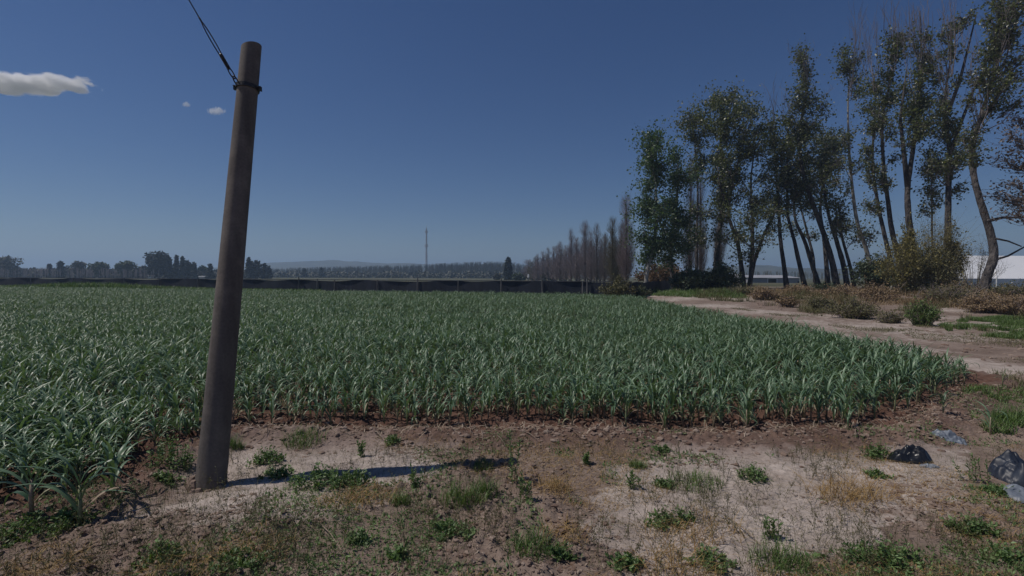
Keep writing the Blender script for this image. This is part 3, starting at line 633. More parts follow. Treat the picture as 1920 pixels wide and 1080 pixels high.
grove_tree('crooked thick trunk at the right edge leaning over the white building', [(1842, 562), (1850, 520), (1863, 480), (1858, 440), (1842, 390), (1828, 340), (1822, 290), (1838, 220), (1862, 150), (1876, 80), (1890, 0)], 31, 23,
           cl((1855, 100, 17, 20), (1845, 130, 18, 16), (1832, 145, 16, 14), (1880, 40, 20, 18), (1895, 15, 20, 16), (1865, 65, 14, 14), (1888, 165, 28, 18), (1905, 145, 22, 14), (1870, 195, 20, 14), (1830, 285, 16, 14), (1820, 180, 12, 12), (1900, 75, 16, 16), (1850, 30, 10, 12), (1905, 45, 20, 18), (1878, -8, 24, 16), (1915, -5, 20, 16), (1900, 110, 20, 16), (1912, 190, 16, 12)),
           bare=[(1870, 130, 1900, -20, 6), (1840, 230, 1810, 60, 4)], extra=[([(1838, 225), (1865, 190), (1900, 130), (1940, 90)], 8), ([(1853, 414), (1880, 408), (1930, 408)], 7), ([(1866, 447), (1890, 452), (1915, 462)], 4), ([(1862, 488), (1890, 480), (1935, 455)], 5)])
grove_tree('reddish thin leaved tree reaching in from beyond the right edge', [(1985, 580), (1975, 480), (1960, 380), (1950, 280), (1940, 200)], 30, 18,
           cl((1890, 245, 24, 12), (1905, 268, 22, 14), (1880, 300, 20, 14), (1910, 310, 18, 14), (1862, 362, 22, 12), (1885, 378, 24, 16), (1912, 370, 20, 18), (1900, 400, 22, 12), (1890, 340, 20, 12), (1910, 225, 14, 12), n=230), 'poplar_leaf_dry')

# shrubs at the foot of the grove
def shrub(name, label, px, py, wpx, hpx, d, leaf, n, stems=26, lsz=0.10, spiky=0.0, twigm='twig_olive', group=None, cat='bush'):
    k = d / FPX; c = W(px, py, d); g = float(gh(np.array([c.x]), np.array([float(d)]))[0]); RX = wpx * k / 2; H = hpx * k + max(0, c.z - g)
    e = empty(name, (c.x, d, g), label, cat, group); P0 = []; P1 = []; r0 = []; r1 = []; L = []; 
    for i in range(stems):
        a = random.uniform(0, 6.28); rr = random.random() ** 0.6 * RX; hh = H * (1 - 0.55 * (rr / RX) ** 1.5) * random.uniform(0.65, 1.0)
        s_ = np.array([math.cos(a) * rr * 0.3, math.sin(a) * rr * 0.3, -0.1]); q = np.array([math.cos(a) * rr, math.sin(a) * rr * 0.8, hh]); m = (s_ + q) / 2 + np.array([0, 0, hh * 0.12])
        P0 += [s_, m]; P1 += [m, q]; r0 += [.02, .012]; r1 += [.012, .005]
        for _ in range(6):
            u = random.uniform(.1, 1); b_ = m + (q - m) * u if random.random() < .7 else s_ + (m - s_) * u; v = RNG.normal(size=3) * RX * 0.22; v[2] = abs(v[2]) + spiky * RX * 0.25 * random.random()
            P0.append(b_); P1.append(b_ + v); r0.append(.006); r1.append(.003)
            mm_ = max(2, int(n / stems / 6)); f = RNG.random((mm_, 1)); L.append(b_ + v * f + RNG.normal(size=(mm_, 3)) * RX * 0.055)
    L = np.concatenate(L); L[:, 2] = np.maximum(L[:, 2], 0.02)
    b = MB(); b.sticks(P0, P1, np.array(r0), np.array(r1)); b.build('stems', M[twigm], e)
    b = MB(); b.leaves(L, lsz * (0.6 + 0.8 * RNG.random(len(L))), up=0.4, asp=0.6); b.build('foliage', M[leaf], e); return e
SG = 'shrubs at the foot of the grove'
shrub('shrub', 'olive brown scrubby bush at the right end of the dark cloth fence', 1160, 549, 66, 30, 35.5, 'olive', 2600, 44, 0.12, group=SG)
shrub('shrub', 'low green bush just right of the end of the dark cloth fence', 1195, 549, 50, 15, 38, 'bush', 1400, 30, 0.12, group=SG)
shrub('shrub', 'dark green rounded shrub under the thick dark trunked poplar, left lobe', 1300, 545, 90, 42, 46, 'bush', 5200, 50, 0.24, group=SG)
shrub('shrub', 'dark green rounded shrub beside the curved trunk, right lobe of the pair', 1352, 545, 80, 48, 46, 'bush', 5200, 50, 0.24, group=SG)
shrub('small_tree', 'orange brown low tree behind the pale slanting trunk', 1232, 545, 85, 50, 58, 'autumn', 3600, 50, 0.26, group=SG, cat='tree')
shrub('small_tree', 'darker rust brown low tree right of the orange one', 1262, 545, 60, 46, 60, 'autumn', 2400, 30, 0.26, group=SG, cat='tree')
shrub('shrub', 'blue green shrub left of the big yellow bush', 1640, 550, 85, 66, 40, 'bush', 5200, 60, 0.2, group=SG)
shrub('shrub', 'big yellow green bush wrapped round the trunks right of the middle', 1705, 560, 135, 120, 34, 'yellow_leaf', 5200, 90, 0.13, 1.0, group=SG)
shrub('shrub', 'olive brown bush filling the space under the straight trunk', 1745, 562, 95, 95, 33, 'olive', 5600, 90, 0.12, 0.8, group=SG)
shrub('shrub', 'tall thin yellowish shrub fanning out behind the straight trunk', 1752, 540, 130, 160, 36, 'yellow_leaf', 2600, 90, 0.09, 1.5, group=SG)
shrub('shrub', 'wispy pale shrub fanning in front of the white building', 1826, 545, 100, 100, 38, 'bush_grey', 450, 50, 0.07, 1.5, group=SG)
shrub('shrub', 'low rust brown shrub under the bushes left of the crooked trunk', 1780, 575, 110, 38, 26, 'olive', 3000, 60, 0.08, group=SG, twigm='twig_brown')
shrub('shrub', 'small dark green bush on the bare earth before the big yellow bush', 1728, 594, 62, 28, 17, 'grass', 3200, 60, 0.055, 1.0, group=SG)
shrub('shrub', 'tiny dark bush at the foot of the leaning trunks', 1545, 548, 55, 12, 44, 'bush', 900, 24, 0.14, group=SG)
DG = 'rusty dry bushes on the verge'
for (px, py, w_, h_, d, lf, lb) in [(1478, 572, 40, 20, 27, 'rust_grass', 'round tan dry bush nearest the dirt track left of the leaning trunks'), (1435, 560, 55, 18, 33, 'rust_grass', 'rusty dry bush in front of the grey shed'), (1535, 578, 60, 20, 24, 'olive', 'olive dry bush beside the dirt track under the leaning trunks'),
        (1600, 590, 90, 22, 20, 'olive', 'wide olive brown bush spilling toward the track'), (1640, 560, 90, 20, 30, 'rust_grass', 'wide rusty dry bush before the blue green shrub'), (1575, 556, 60, 15, 34, 'rust_grass', 'rusty dry bush at the feet of the leaning trunks'),
        (1845, 578, 85, 26, 22, 'rust_grass', 'rusty dry bush at the foot of the crooked trunk'), (1905, 582, 80, 24, 21, 'rust_grass', 'rusty dry bush at the right edge below the fence post'), (1800, 566, 70, 28, 28, 'rust_grass', 'dark rusty bush left of the crooked trunk'),
        (1900, 560, 90, 16, 30, 'olive', 'low olive bush behind the rusty ones at the right edge'), (1670, 600, 55, 12, 18, 'olive', 'flat brown bush with pale stones left of the small dark bush'), (1500, 553, 60, 12, 38, 'rust_grass', 'rusty dry bush right of the shed under the crossing trunks'), (1390, 553, 60, 12, 38, 'olive', 'low olive bush right of the dark shrub pair')]:
    shrub('dry_bush', lb, px, py, w_, h_, d, lf, int(w_ * h_ * 2.4), 44, 0.0032 * d, group=DG, twigm='twig_brown')
for px, hp, w_, lb in [(1690, 160, 24, 'yellow ivy clothing the lower forked trunk'), (1768, 150, 40, 'yellow green climber round the lower straight trunk')]:
    shrub('climber', lb, px + 10, 550, w_ * 1.4, hp, 36, 'yellow_leaf', 3600, 60, 0.14, 1.0, group='climbers on trunks')

# ------------------------------------------------------------------ verge vegetation (stuff)
def scatter(poly_px, n, dmin=0, keep=None):
    P = [G(x, y) for x, y in poly_px]; Q = np.array([(p.x, p.y) for p in P]); lo = Q.min(0); hi = Q.max(0); out = []
    tot = 0
    while tot < n:
        p = lo + RNG.random((n * 3, 2)) * (hi - lo); m = inpoly(p[:, 0], p[:, 1], Q)
        if keep is not None: m &= keep(p[:, 0], p[:, 1])
        p = p[m]
        if len(p) == 0: break
        out.append(p); tot += len(p)
    p = np.concatenate(out)[:n]; return np.column_stack([p, gh(p[:, 0], p[:, 1])])
def stuff_blades(name, mt, pts, hm, wd, label, cat, lean=0.6, seg=3, droop=0.4):
    b = MB(); h = hm * (0.4 + 0.9 * RNG.random(len(pts))) * np.clip((fbm(pts[:, 0] * .9, pts[:, 1] * .45, 3, 33) - .30) * 4.2, .18, 2.0); b.blades(pts, h, wd, lean, seg, droop=droop); return tag(b.build(name, M[mt]), label, cat, kind='stuff')
patch = lambda s, sc, th: (lambda x, y: fbm(x * sc, y * sc, 3, s) > th)
stuff_blades('dry_grass', 'rust_grass', scatter([(1375, 545), (1520, 545), (1640, 547), (1790, 552), (1925, 556), (1925, 590), (1780, 582), (1640, 575), (1520, 572), (1400, 560)], 26000, keep=patch(3, .55, .46)), 0.34, 0.020,
             'rust coloured dry grass along the foot of the grove', 'dry grass', 0.8)
stuff_blades('dry_grass', 'olive', scatter([(1300, 550), (1500, 552), (1700, 560), (1925, 565), (1925, 604), (1700, 600), (1560, 596), (1450, 576), (1300, 560)], 16000, keep=patch(5, .6, .53)), 0.34, 0.02,
             'patchy olive weeds between the dirt track and the grove', 'weeds', 0.8)
stuff_blades('green_grass', 'grass', scatter([(1755, 608), (1830, 596), (1930, 588), (1930, 640), (1850, 632), (1780, 624)], 16000, keep=patch(7, 1.5, .50)), 0.15, 0.012,
             'short green grass at the right edge above the dirt track', 'grass', 0.7)
stuff_blades('green_grass', 'grass', scatter([(1180, 549), (1300, 549), (1400, 551), (1400, 560), (1290, 558), (1190, 554)], 7000), 0.30, 0.03,
             'green grass strip under the dark shrubs and the pale trunk', 'grass', 0.7)
stuff_blades('track_weeds', 'olive', scatter([(1350, 575), (1560, 592), (1750, 606), (1930, 630), (1930, 760), (1850, 700), (1700, 640), (1500, 600)], 9000, keep=patch(9, .9, .56)), 0.07, 0.008,
             'low dull weeds dotted over the dirt track', 'weeds', 0.9)
stuff_blades('green_grass', 'grass', scatter([(1800, 725), (1930, 715), (1930, 830), (1860, 825), (1815, 770)], 2600, keep=patch(11, 1.6, .52)), 0.085, 0.008,
             'green weedy grass beside the track at the right edge', 'grass', 0.8)
# bank of grass at the far left end of the field
a_ = RNG.random(15000); u_ = RNG.random(15000); bx = -64 + 48 * a_; by = 55.5 - (bx + 56) * (11.5 / 40) * 0.9 - 1.5 - 2.5 * u_
hh_ = 0.55 + 0.5 * np.exp(-((bx + 40) / 8) ** 2)
b = MB(); b.blades(np.column_stack([bx, by, np.zeros(15000)]), hh_ * 0.95 * (0.6 + 0.5 * RNG.random(15000)), 0.07, 0.5); tag(b.build('green_grass', M['grass']), 'tall green grass bank between the crop and the dark fence', 'grass', kind='stuff')
# little plants between far field and fence at right: nothing grows, bare

# ------------------------------------------------------------------ dark fence across the field
def far_fence():
    A = Vector((-80, 62.5, 0)); B = Vector((8.6, 36.8, 0)); C_ = Vector((17.5, 56, 0)); e = empty('cloth_fence', A, 'long low dark cloth fence across the far side of the field', 'fence')
    def strip(P, Q, z0, z1, th, nseg, wav):
        n = nseg + 1; t = np.linspace(0, 1, n); D = (Q - P); Nn = np.array([-D.y, D.x, 0]) / D.length; V = []
        for s_ in (-1, 1):
            for zz in (z0, z1):
                off = wav * np.sin(t * D.length * 1.3) + s_ * th; zt = zz + (0.03 * np.sin(t * D.length * 0.9) + 0.11 * (vn(t * 45, t * 0, 3) - .5) if zz == z1 and wav else 0)
                V.append(np.stack([P.x + D.x * t + Nn[0] * off, P.y + D.y * t + Nn[1] * off, np.zeros(n) + zt], 1))
        V = np.concatenate(V) - np.array(tuple(A)); Q_ = []
        for a, b2 in ((0, 1), (1, 3), (3, 2), (2, 0)):
            i = np.arange(nseg); Q_.append(np.stack([a * n + i, a * n + i + 1, b2 * n + i + 1, b2 * n + i], 1))
        return V, np.concatenate(Q_)
    b = MB(); V, Q_ = strip(A, B, 0.02, 1.17, 0.02, 400, 0.05); b.add(V, Q_); V, Q_ = strip(B + Vector((0.06, 0.05, 0)), C_, 0.02, 1.15, 0.02, 40, 0.05); b.add(V, Q_); b.build('cloth', M['cloth'], e)
    b = MB(); V, Q_ = strip(A + Vector((0, -.01, 0)), B + Vector((0, -.01, 0)), 1.19, 1.25, 0.035, 100, 0.0); b.add(V, Q_); b.build('top_rail', M['rail'], e)
    D = (B - A)
    for px, hgt in [(60, 1.25), (140, 1.2), (235, 1.25), (300, 1.22), (372, 1.25), (561, 1.42), (596, 1.3), (628, 1.2), (708, 1.25), (783, 1.45), (860, 1.22), (940, 1.42), (1017, 1.3), (1092, 1.2), (1101, 1.45)]:
        r = ray(px, 520); # meet the fence line
        t = (r[0] * A.y - A.x) / (D.x - r[0] * D.y); p = A + D * t
        b = MB(); b.tube([(p.x - A.x, p.y - A.y - 0.14, -0.1), (p.x - A.x + random.uniform(-.03, .03), p.y - A.y - 0.14, hgt)], [0.055, 0.045], 6); b.build('post', M['post'], e)
far_fence()

# ------------------------------------------------------------------ mast
def mast():
    d = 600; t = W(799.5, 421, d); x = t.x; H = t.z; e = empty('lattice_mast', (x, d, 0), 'tall thin lattice communications mast rising behind the pale woodland', 'mast')
    def leg(a, z): r_ = 1.25 * (1 - 0.6 * z / H); return np.array([math.cos(a) * r_, math.sin(a) * r_, z])
    A3 = [0.5, 0.5 + 2.094, 0.5 + 4.189]; zs = np.linspace(0, H * 0.93, 24)
    for a in A3: b = MB(); b.tube([leg(a, z) for z in zs], 0.26, 5); b.build('leg', M['tower'], e)
    b = MB(); P0 = []; P1 = []
    for i in range(len(zs) - 1):
        for k in range(3): P0 += [leg(A3[k], zs[i]), leg(A3[k], zs[i])]; P1 += [leg(A3[(k + 1) % 3], zs[i + 1]), leg(A3[(k + 1) % 3], zs[i])]
    b.sticks(P0, P1, 0.14, 0.14); b.build('bracing', M['tower'], e)
    b = MB(); b.tube([(0, 0, H * 0.92), (0, 0, H)], [0.22, 0.1], 5); b.build('antenna', M['tower'], e)
    for z, r_ in ((H * 0.60, 1.6), (H * 0.86, 1.2)):
        for k in range(4):
            a = k * 1.57 + .3; b = MB(); b.box((math.cos(a) * r_, math.sin(a) * r_, z), (0.28, 0.28, 1.5), a); b.build('antenna_panel', M['tower'], e)
    b = MB(); b.tube([(0, 0, H * 0.57), (0, 0, H * 0.575)], 1.9, 8); b.build('platform', M['tower'], e)
mast()

# ------------------------------------------------------------------ far buildings and vehicles
def house(name, label, px0, px1, ytop, d, wallm, roofm, depth=8, roofh=0.35, door=None, zb=0.0, dx=True, windows=()):
    a = W(px0, ytop, d); b_ = W(px1, ytop, d); wd = b_.x - a.x; H = a.z * (1 - roofh); e = empty(name, ((a.x + b_.x) / 2, d + depth / 2, zb), label, 'building')
    b = MB(); b.box((0, 0, H / 2 - .2), (wd / 2, depth / 2, H / 2 + .2)); b.build('wall', M[wallm], e)
    Rf = a.z; o = 0.25; V = [(-wd / 2 - o, -depth / 2 - o, H + .003), (wd / 2 + o, -depth / 2 - o, H + .003), (wd / 2 + o, depth / 2 + o, H + .003), (-wd / 2 - o, depth / 2 + o, H + .003), (-wd / 2 - o, 0, Rf), (wd / 2 + o, 0, Rf)]
    b = MB(); b.add(V, [(0, 1, 5, 4), (2, 3, 4, 5), (0, 3, 2, 1)], [(0, 4, 3), (1, 2, 5)]); b.build('roof', M[roofm], e)
    if door:
        p0 = W(door[0], door[2], d); p1 = W(door[1], door[2], d); b = MB(); cx = (p0.x + p1.x) / 2 - e.location.x; b.box((cx, -depth / 2 - .03, p0.z / 2), ((p1.x - p0.x) / 2, 0.02, p0.z / 2)); dd = b.build('door', M['dark'], e)
        b = MB(); hw = (p1.x - p0.x) / 2 + .06
        b.box((cx, -depth / 2 - .05, p0.z + .08), (hw + .1, .05, .06)); b.box((cx - hw, -depth / 2 - .05, p0.z / 2), (.05, .05, p0.z / 2)); b.box((cx + hw, -depth / 2 - .05, p0.z / 2), (.05, .05, p0.z / 2)); b.build('door_frame', M['white_paint'], e)
    for (x0, x1, y0, y1) in windows:
        p0 = W(x0, y0, d); p1 = W(x1, y1, d); b = MB(); b.box(((p0.x + p1.x) / 2 - e.location.x, -depth / 2 - .03, (p0.z + p1.z) / 2), ((p1.x - p0.x) / 2, .02, (p0.z - p1.z) / 2)); b.build('window', M['dark'], e)
    return e
house('shed', 'long grey metal shed with a dark open doorway seen between the trunks', 1411, 1499, 515.5, 110, 'grey_wall', 'grey_roof', 14, 0.30, door=(1440, 1456, 522.5), windows=[(1495.5, 1498.5, 527, 531)])
house('shed', 'small white building end left of the grey shed', 1385, 1398, 514, 118, 'white_paint', 'white_paint', 8, 0.25)
house('farm_house', 'small red walled house at the foot of the bare poplar row', 996, 1012, 515, 185, 'brick', 'grey_roof', 8, 0.35, windows=[(999, 1001, 520, 523), (1006, 1008, 520, 523)])
house('farm_house', 'low white walled house right of the last conifer of the row', 368, 381, 517, 230, 'white_paint', 'grey_roof', 7, 0.4)
house('farm_house', 'white shed under the left side of the umbrella tree', 277, 286, 515, 232, 'white_paint', 'white_paint', 7, 0.3)
house('farm_house', 'low pale house glimpsed behind the orange brown low tree', 1232, 1254, 521, 90, 'white_paint', 'white_paint', 7, 0.3)
# white marker by the red house
p = W(991, 514, 150); e = empty('marker_post', (p.x, 150, 0), 'white topped post left of the red house', 'post')
b = MB(); b.tube([(0, 0, 0), (0, 0, p.z * .55)], .12, 6); b.build('post', M['post'], e); b = MB(); b.tube([(0, 0, p.z * .55), (0, 0, p.z)], [.3, .22], 8); b.build('cap', M['white_paint'], e)

def van(px, d, label, L=4.4):
    p = W(px, 520, d); e = empty('parked_car', (p.x, d, 0), label, 'car', 'white vehicles far behind the fence')
    prof = [(-L / 2, .35), (-L / 2, .95), (-L / 2 + .25, 1.05), (-L / 2 + .9, 1.75), (L / 2 - .6, 1.85), (L / 2 - .1, 1.1), (L / 2, .9), (L / 2, .35)]
    n = len(prof); V = [(x, y, z) for y in (-.85, .85) for x, z in prof]; b = MB(); b.add(V, [(i, i + 1, n + i + 1, n + i) for i in range(n - 1)] + [(n - 1, 0, n, 2 * n - 1)], [(0, i + 1, i) for i in range(1, n - 1)] + [(n, n + i, n + i + 1) for i in range(1, n - 1)]); b.build('body', M['white_paint'], e)
    b = MB(); b.box((0.1, -.86, 1.42), (L * .3, .02, .2)); b.build('window', M['dark'], e)
    for x in (-L * .3, L * .3):
        for y in (-.8, .8): b = MB(); b.tube([(x, y - .1, .34), (x, y + .1, .34)], .34, 12); b.build('wheel', M['dark'], e)
for px, d, lb in [(250, 400, 'white car under the wide green tree behind the dark fence'), (473, 420, 'white car just right of the concrete pole behind the fence'), (482.5, 440, 'white car right beside the one nearest the pole'),
                  (769, 560, 'white car left of the mast foot before the woodland'), (804, 540, 'white car right of the mast foot before the woodland'), (18, 430, 'pale car at the far left behind the fence')]:
    van(px, d, lb)

# big white building at the right: pitched sheeted roof on low walls, its slope shaped to catch the sun
def white_hall():
    d0, d1 = 62, 110; pl = W(1792, 492, 70); x0 = W(1776, 492, 62).x
    e = empty('white_hall', (x0, d0, 0.3), 'large white sheeted hall with a roof pitched to catch the sun at the right edge', 'building'); n = 22; Lx = 75; Wd = 14
    zt2 = W(1900, 479, 68).z - .3
    prof = [(0, 0)] + [(Wd / 2 - Wd / 2 * math.cos(t), 1.2 + (zt2 - 1.2) * (1 - abs(math.cos(t)))) for t in np.linspace(0, math.pi, n + 1)] + [(Wd, 0)]
    V = []; m = len(prof); xs = np.linspace(0, Lx, 26)
    sk_ = (pl.x - 6.5) / d0
    for x in xs: V += [(x + y * sk_, y, z) for y, z in prof]
    Q_ = []
    for i in range(len(xs) - 1):
        for k in range(m - 1): Q_.append((i * m + k, (i + 1) * m + k, (i + 1) * m + k + 1, i * m + k + 1))
    b = MB(); b.add(V, Q_); b.build('roof', M['white_sheet'], e)
    V = [(0.01 + y * sk_, y, z) for y, z in prof]; b = MB(); b.add(V, None, [(0, i, i + 1) for i in range(1, m - 1)]); b.build('end_wall', M['white_sheet'], e)
    for x in xs[::2]:
        b = MB(); b.tube([(x + y * sk_, y - .04 if y < Wd / 2 else y + .04, z + .04) for y, z in prof], .05, 5); b.build('roof_rib', M['white_paint'], e)
white_hall()

# fence of angled concrete posts, with a wire frame gate
def angled_post(px, ytop, d, label, lean=-1):
    t = W(px, ytop, d); g = float(gh(np.array([t.x]), np.array([float(d)]))[0]); e = empty('fence_post', (t.x, d, g), label, 'fence post', 'angled concrete fence posts'); H = t.z - g
    b = MB(); b.box((0, 0, (H - .32) / 2 - .1), (.05, .05, (H - .32) / 2 + .1)); b.build('upright', M['concrete_post'], e)
    b = MB(); b.tube([(0, 0, H - .33), (lean * .03, 0, H - .22), (lean * .18, 0, H)], [.075, .07, .05], 4); b.build('angled_arm', M['concrete_post'], e)
angled_post(1903, 530, 30, 'pale angled concrete fence post near the right edge of the photo')
angled_post(1831, 530, 36, 'thin angled concrete fence post just left of the crooked trunk')
angled_post(1670, 534, 44, 'stubby concrete fence post in the blue green shrub', 1)
def panel(px0, px1, y0, y1, d, label):
    a = W(px0, y0, d); b_ = W(px1, y1, d); e = empty('wire_panel', (a.x, d, 0.5), label, 'wire fence'); w_ = b_.x - a.x; z1 = a.z - .5; z0 = max(b_.z - .5, 0)
    b = MB()
    for P, Q_ in (((0, 0, z0), (0, 0, z1)), ((w_, 0, z0), (w_, 0, z1)), ((0, 0, z1), (w_, 0, z1)), ((0, 0, z0), (w_, 0, z0)), ((0, 0, z1), (w_ * .5, 0, z0)), ): b.tube([P, Q_], .035, 5)
    b.build('frame', M['post'], e); b = MB(); xs = np.arange(0, w_, .12); zs = np.arange(z0, z1, .12)
    b.sticks([(x, 0.03, z0) for x in xs] + [(0, 0.03, z) for z in zs], [(x, 0.03, z1) for x in xs] + [(w_, 0.03, z) for z in zs], .005, .005); b.build('mesh', M['post'], e)
panel(1855, 1878, 540, 556, 40, 'wire mesh gate panel right of the crooked trunk')
p0, p1 = W(1795, 540, 48), W(1845, 541, 48); e = empty('cloth_fence', (p0.x, 48, .5), 'short dark cloth fence before the white hall', 'fence'); b = MB(); b.box(((p1.x - p0.x) / 2, 0, (p0.z - .5) / 2), ((p1.x - p0.x) / 2, .03, (p0.z - .5) / 2)); b.build('cloth', M['cloth'], e)
b = MB(); b.tube([(0, -.05, 0), (0, -.05, p0.z - .45)], .05, 6); b.tube([(p1.x - p0.x, -.05, 0), (p1.x - p0.x, -.05, p0.z - .45)], .05, 6); b.build('post', M['post'], e)

# ------------------------------------------------------------------ concrete pole with clamp, and its stay wire
def pole():
    g = G(395, 914); d0 = g.y; base = g; top = W(471.5, 88, d0 + 0.42)
    e = empty('concrete_pole', base, 'weathered round concrete pole leaning right at the near corner of the crop', 'pole')
    Bv = np.array([0, 0, -0.35]); T = np.array(tuple(top - base)); ax_ = T / np.linalg.norm(T); L = np.linalg.norm(T)
    u = np.cross(ax_, [0, 1, 0]); u /= np.linalg.norm(u); v = np.cross(ax_, u); sides = 40; V = []; Q_ = []; rows = 46
    for j in range(rows):
        s = -0.12 + 1.12 * j / (rows - 1); r_ = 0.105 + (0.075 - 0.105) * s
        for k in range(sides):
            a = k / sides * 2 * math.pi; rr = r_ * (1 + 0.012 * (float(vn(np.array([k * .35]), np.array([j * .5]), 4)[0]) - .5))
            if s < 0.07: rr *= 1 + 0.10 * (float(vn(np.array([k * .5]), np.array([j * 1.3]), 8)[0]) - .45) + 0.06 * max(0, 0.03 - s) / 0.03
            if 0.03 < s < 0.10 and 22 < k < 27: rr *= 0.93
            slope = 0.0
            if j == rows - 1: slope = -0.022 * math.cos(a)
            V.append(ax_ * (L * s + slope) + u * math.cos(a) * rr + v * math.sin(a) * rr)
    for j in range(rows - 1):
        for k in range(sides): k2 = (k + 1) % sides; Q_.append((j * sides + k, j * sides + k2, (j + 1) * sides + k2, (j + 1) * sides + k))
    V += [V[(rows - 1) * sides + k].copy() for k in range(sides)]
    V.append(ax_ * (L - 0.004)); Tt = [(rows * sides + k, rows * sides + (k + 1) % sides, (rows + 1) * sides) for k in range(sides)]
    b = MB(); b.add(V, Q_, Tt); so = b.build('shaft', pole_material(), e, smooth=True)
    so.data.polygons.foreach_set('use_smooth', [len(p_.vertices) == 4 for p_ in so.data.polygons])
    # broken cement collar at the foot
    b = MB()
    for (dx, dy, rr, h_) in [(-.085, -.07, .045, .09), (-.02, -.12, .04, .05), (.05, -.115, .035, .04), (-.125, -.02, .045, .10), (.10, -.06, .03, .05), (-.05, -.135, .03, .05)]:
        q = np.array([dx, dy, -0.01]); Vv = []; ns = 7
        for z, f in ((-.03, 1.15), (h_ * .6, .9), (h_, .45)):
            for k in range(ns): a = k / ns * 6.28; f2 = f * random.uniform(.8, 1.2); Vv.append(q + np.array([math.cos(a) * rr * f2, math.sin(a) * rr * f2, z]))
        Qq = [(j * ns + k, j * ns + (k + 1) % ns, (j + 1) * ns + (k + 1) % ns, (j + 1) * ns + k) for j in range(2) for k in range(ns)]
        b.add(Vv, Qq, [(2 * ns, 2 * ns + k, 2 * ns + k + 1) for k in range(1, ns - 1)])
    b.build('cement_footing', M['clod'], e)
    # clamp band
    s = 1 - 84 / 830; c = ax_ * L * s; r_ = 0.105 + (0.075 - 0.105) * s
    b = MB(); ring = [c + (u * math.cos(a) + v * math.sin(a)) * (r_ + .004) for a in np.linspace(0, 2 * math.pi, 33)]
    n = len(ring); Vv = []
    for q in ring:
        o = (q - c) / np.linalg.norm(q - c)
        for dz, dr in ((-.016, 0), (-.016, .008), (.016, .008), (.016, 0)): Vv.append(q + ax_ * dz + o * dr)
    b.add(Vv, [(i * 4 + k, i * 4 + (k + 1) % 4, (i + 1) * 4 + (k + 1) % 4, (i + 1) * 4 + k) for i in range(n - 1) for k in range(4)])
    cl_ = b.build('clamp_band', M['steel'], e)
    rt = np.array([1, 0, 0.0]); rt -= ax_ * rt.dot(ax_); rt /= np.linalg.norm(rt); fr = np.cross(ax_, rt)
    for sgn in (1, -1):
        q = c + rt * sgn * (r_ + .016); b = MB(); 
        b.box(q, (.017, .014, .017)); b.tube([q - fr * .04, q + fr * .04], .007, 6); b.build('clamp_bolt', M['steel'], cl_)
    return base, c, rt, r_, ax_, fr
pb, clampc, prt, prr, pax, pfr = pole()
def stay_wire():
    st = pb + Vector(tuple(clampc - prt * (prr * 0.62) - pfr * 0 )) + Vector((0, -prr * 0.80, 0.012))
    dd = st.y; end_dir_pt = W(352, -4, dd - 0.55); e = empty('stay_wire', st, 'dark stay wire with twisted grip running up left from the pole clamp', 'wire')
    D = end_dir_pt - st; L = D.length; D.normalize(); Sd = D.cross(Vector((0, 1, 0))).normalized()
    P = lambda t, o=0.0, f=0.0: D * (t * L) + Sd * o + Vector((0, f, 0))
    # eye loop at clamp, thimble loop above, thick wrapped grip, two strands, single wire
    def loop(t0, t1, wd, rr, name, f=0):
        pts = [P(t0 + (t1 - t0) * (0.5 - 0.5 * math.cos(a)), wd * math.sin(a), f * math.sin(a)) for a in np.linspace(0, 2 * math.pi, 25)]
        b = MB(); b.tube(pts, rr, 6, cap=False); b.build(name, M['steel'], e, smooth=True)
    loop(-0.02, 0.10, .017, .0055, 'eye_ring', .01); loop(0.065, 0.215, .014, .005, 'thimble')
    b = MB(); n = 60; t_ = np.linspace(0.19, 0.385, n); b.tube([P(t) for t in t_], [0.013 * (1 + .22 * math.sin(i * 1.9)) * (1 if 3 < i < n - 3 else .7) for i in range(n)], 8); b.build('wrapped_grip', M['cable'], e)
    for o in (-1, 1):
        b = MB(); b.tube([P(t, o * .012 * math.sin(min(1, max(0, (t - .3) / .45)) * math.pi) ** .5 if t < .75 else 0) for t in np.linspace(.36, .78, 18)], .0045, 6); b.build('strand', M['cable'], e)
    b = MB(); b.tube([P(t) for t in np.linspace(.74, .80, 4)], .0065, 6); b.build('splice', M['cable'], e)
    b = MB(); b.tube([P(t, 0, 0) for t in np.linspace(.78, 14, 30)], .0042, 6); b.build('wire', M['cable'], e)
stay_wire()

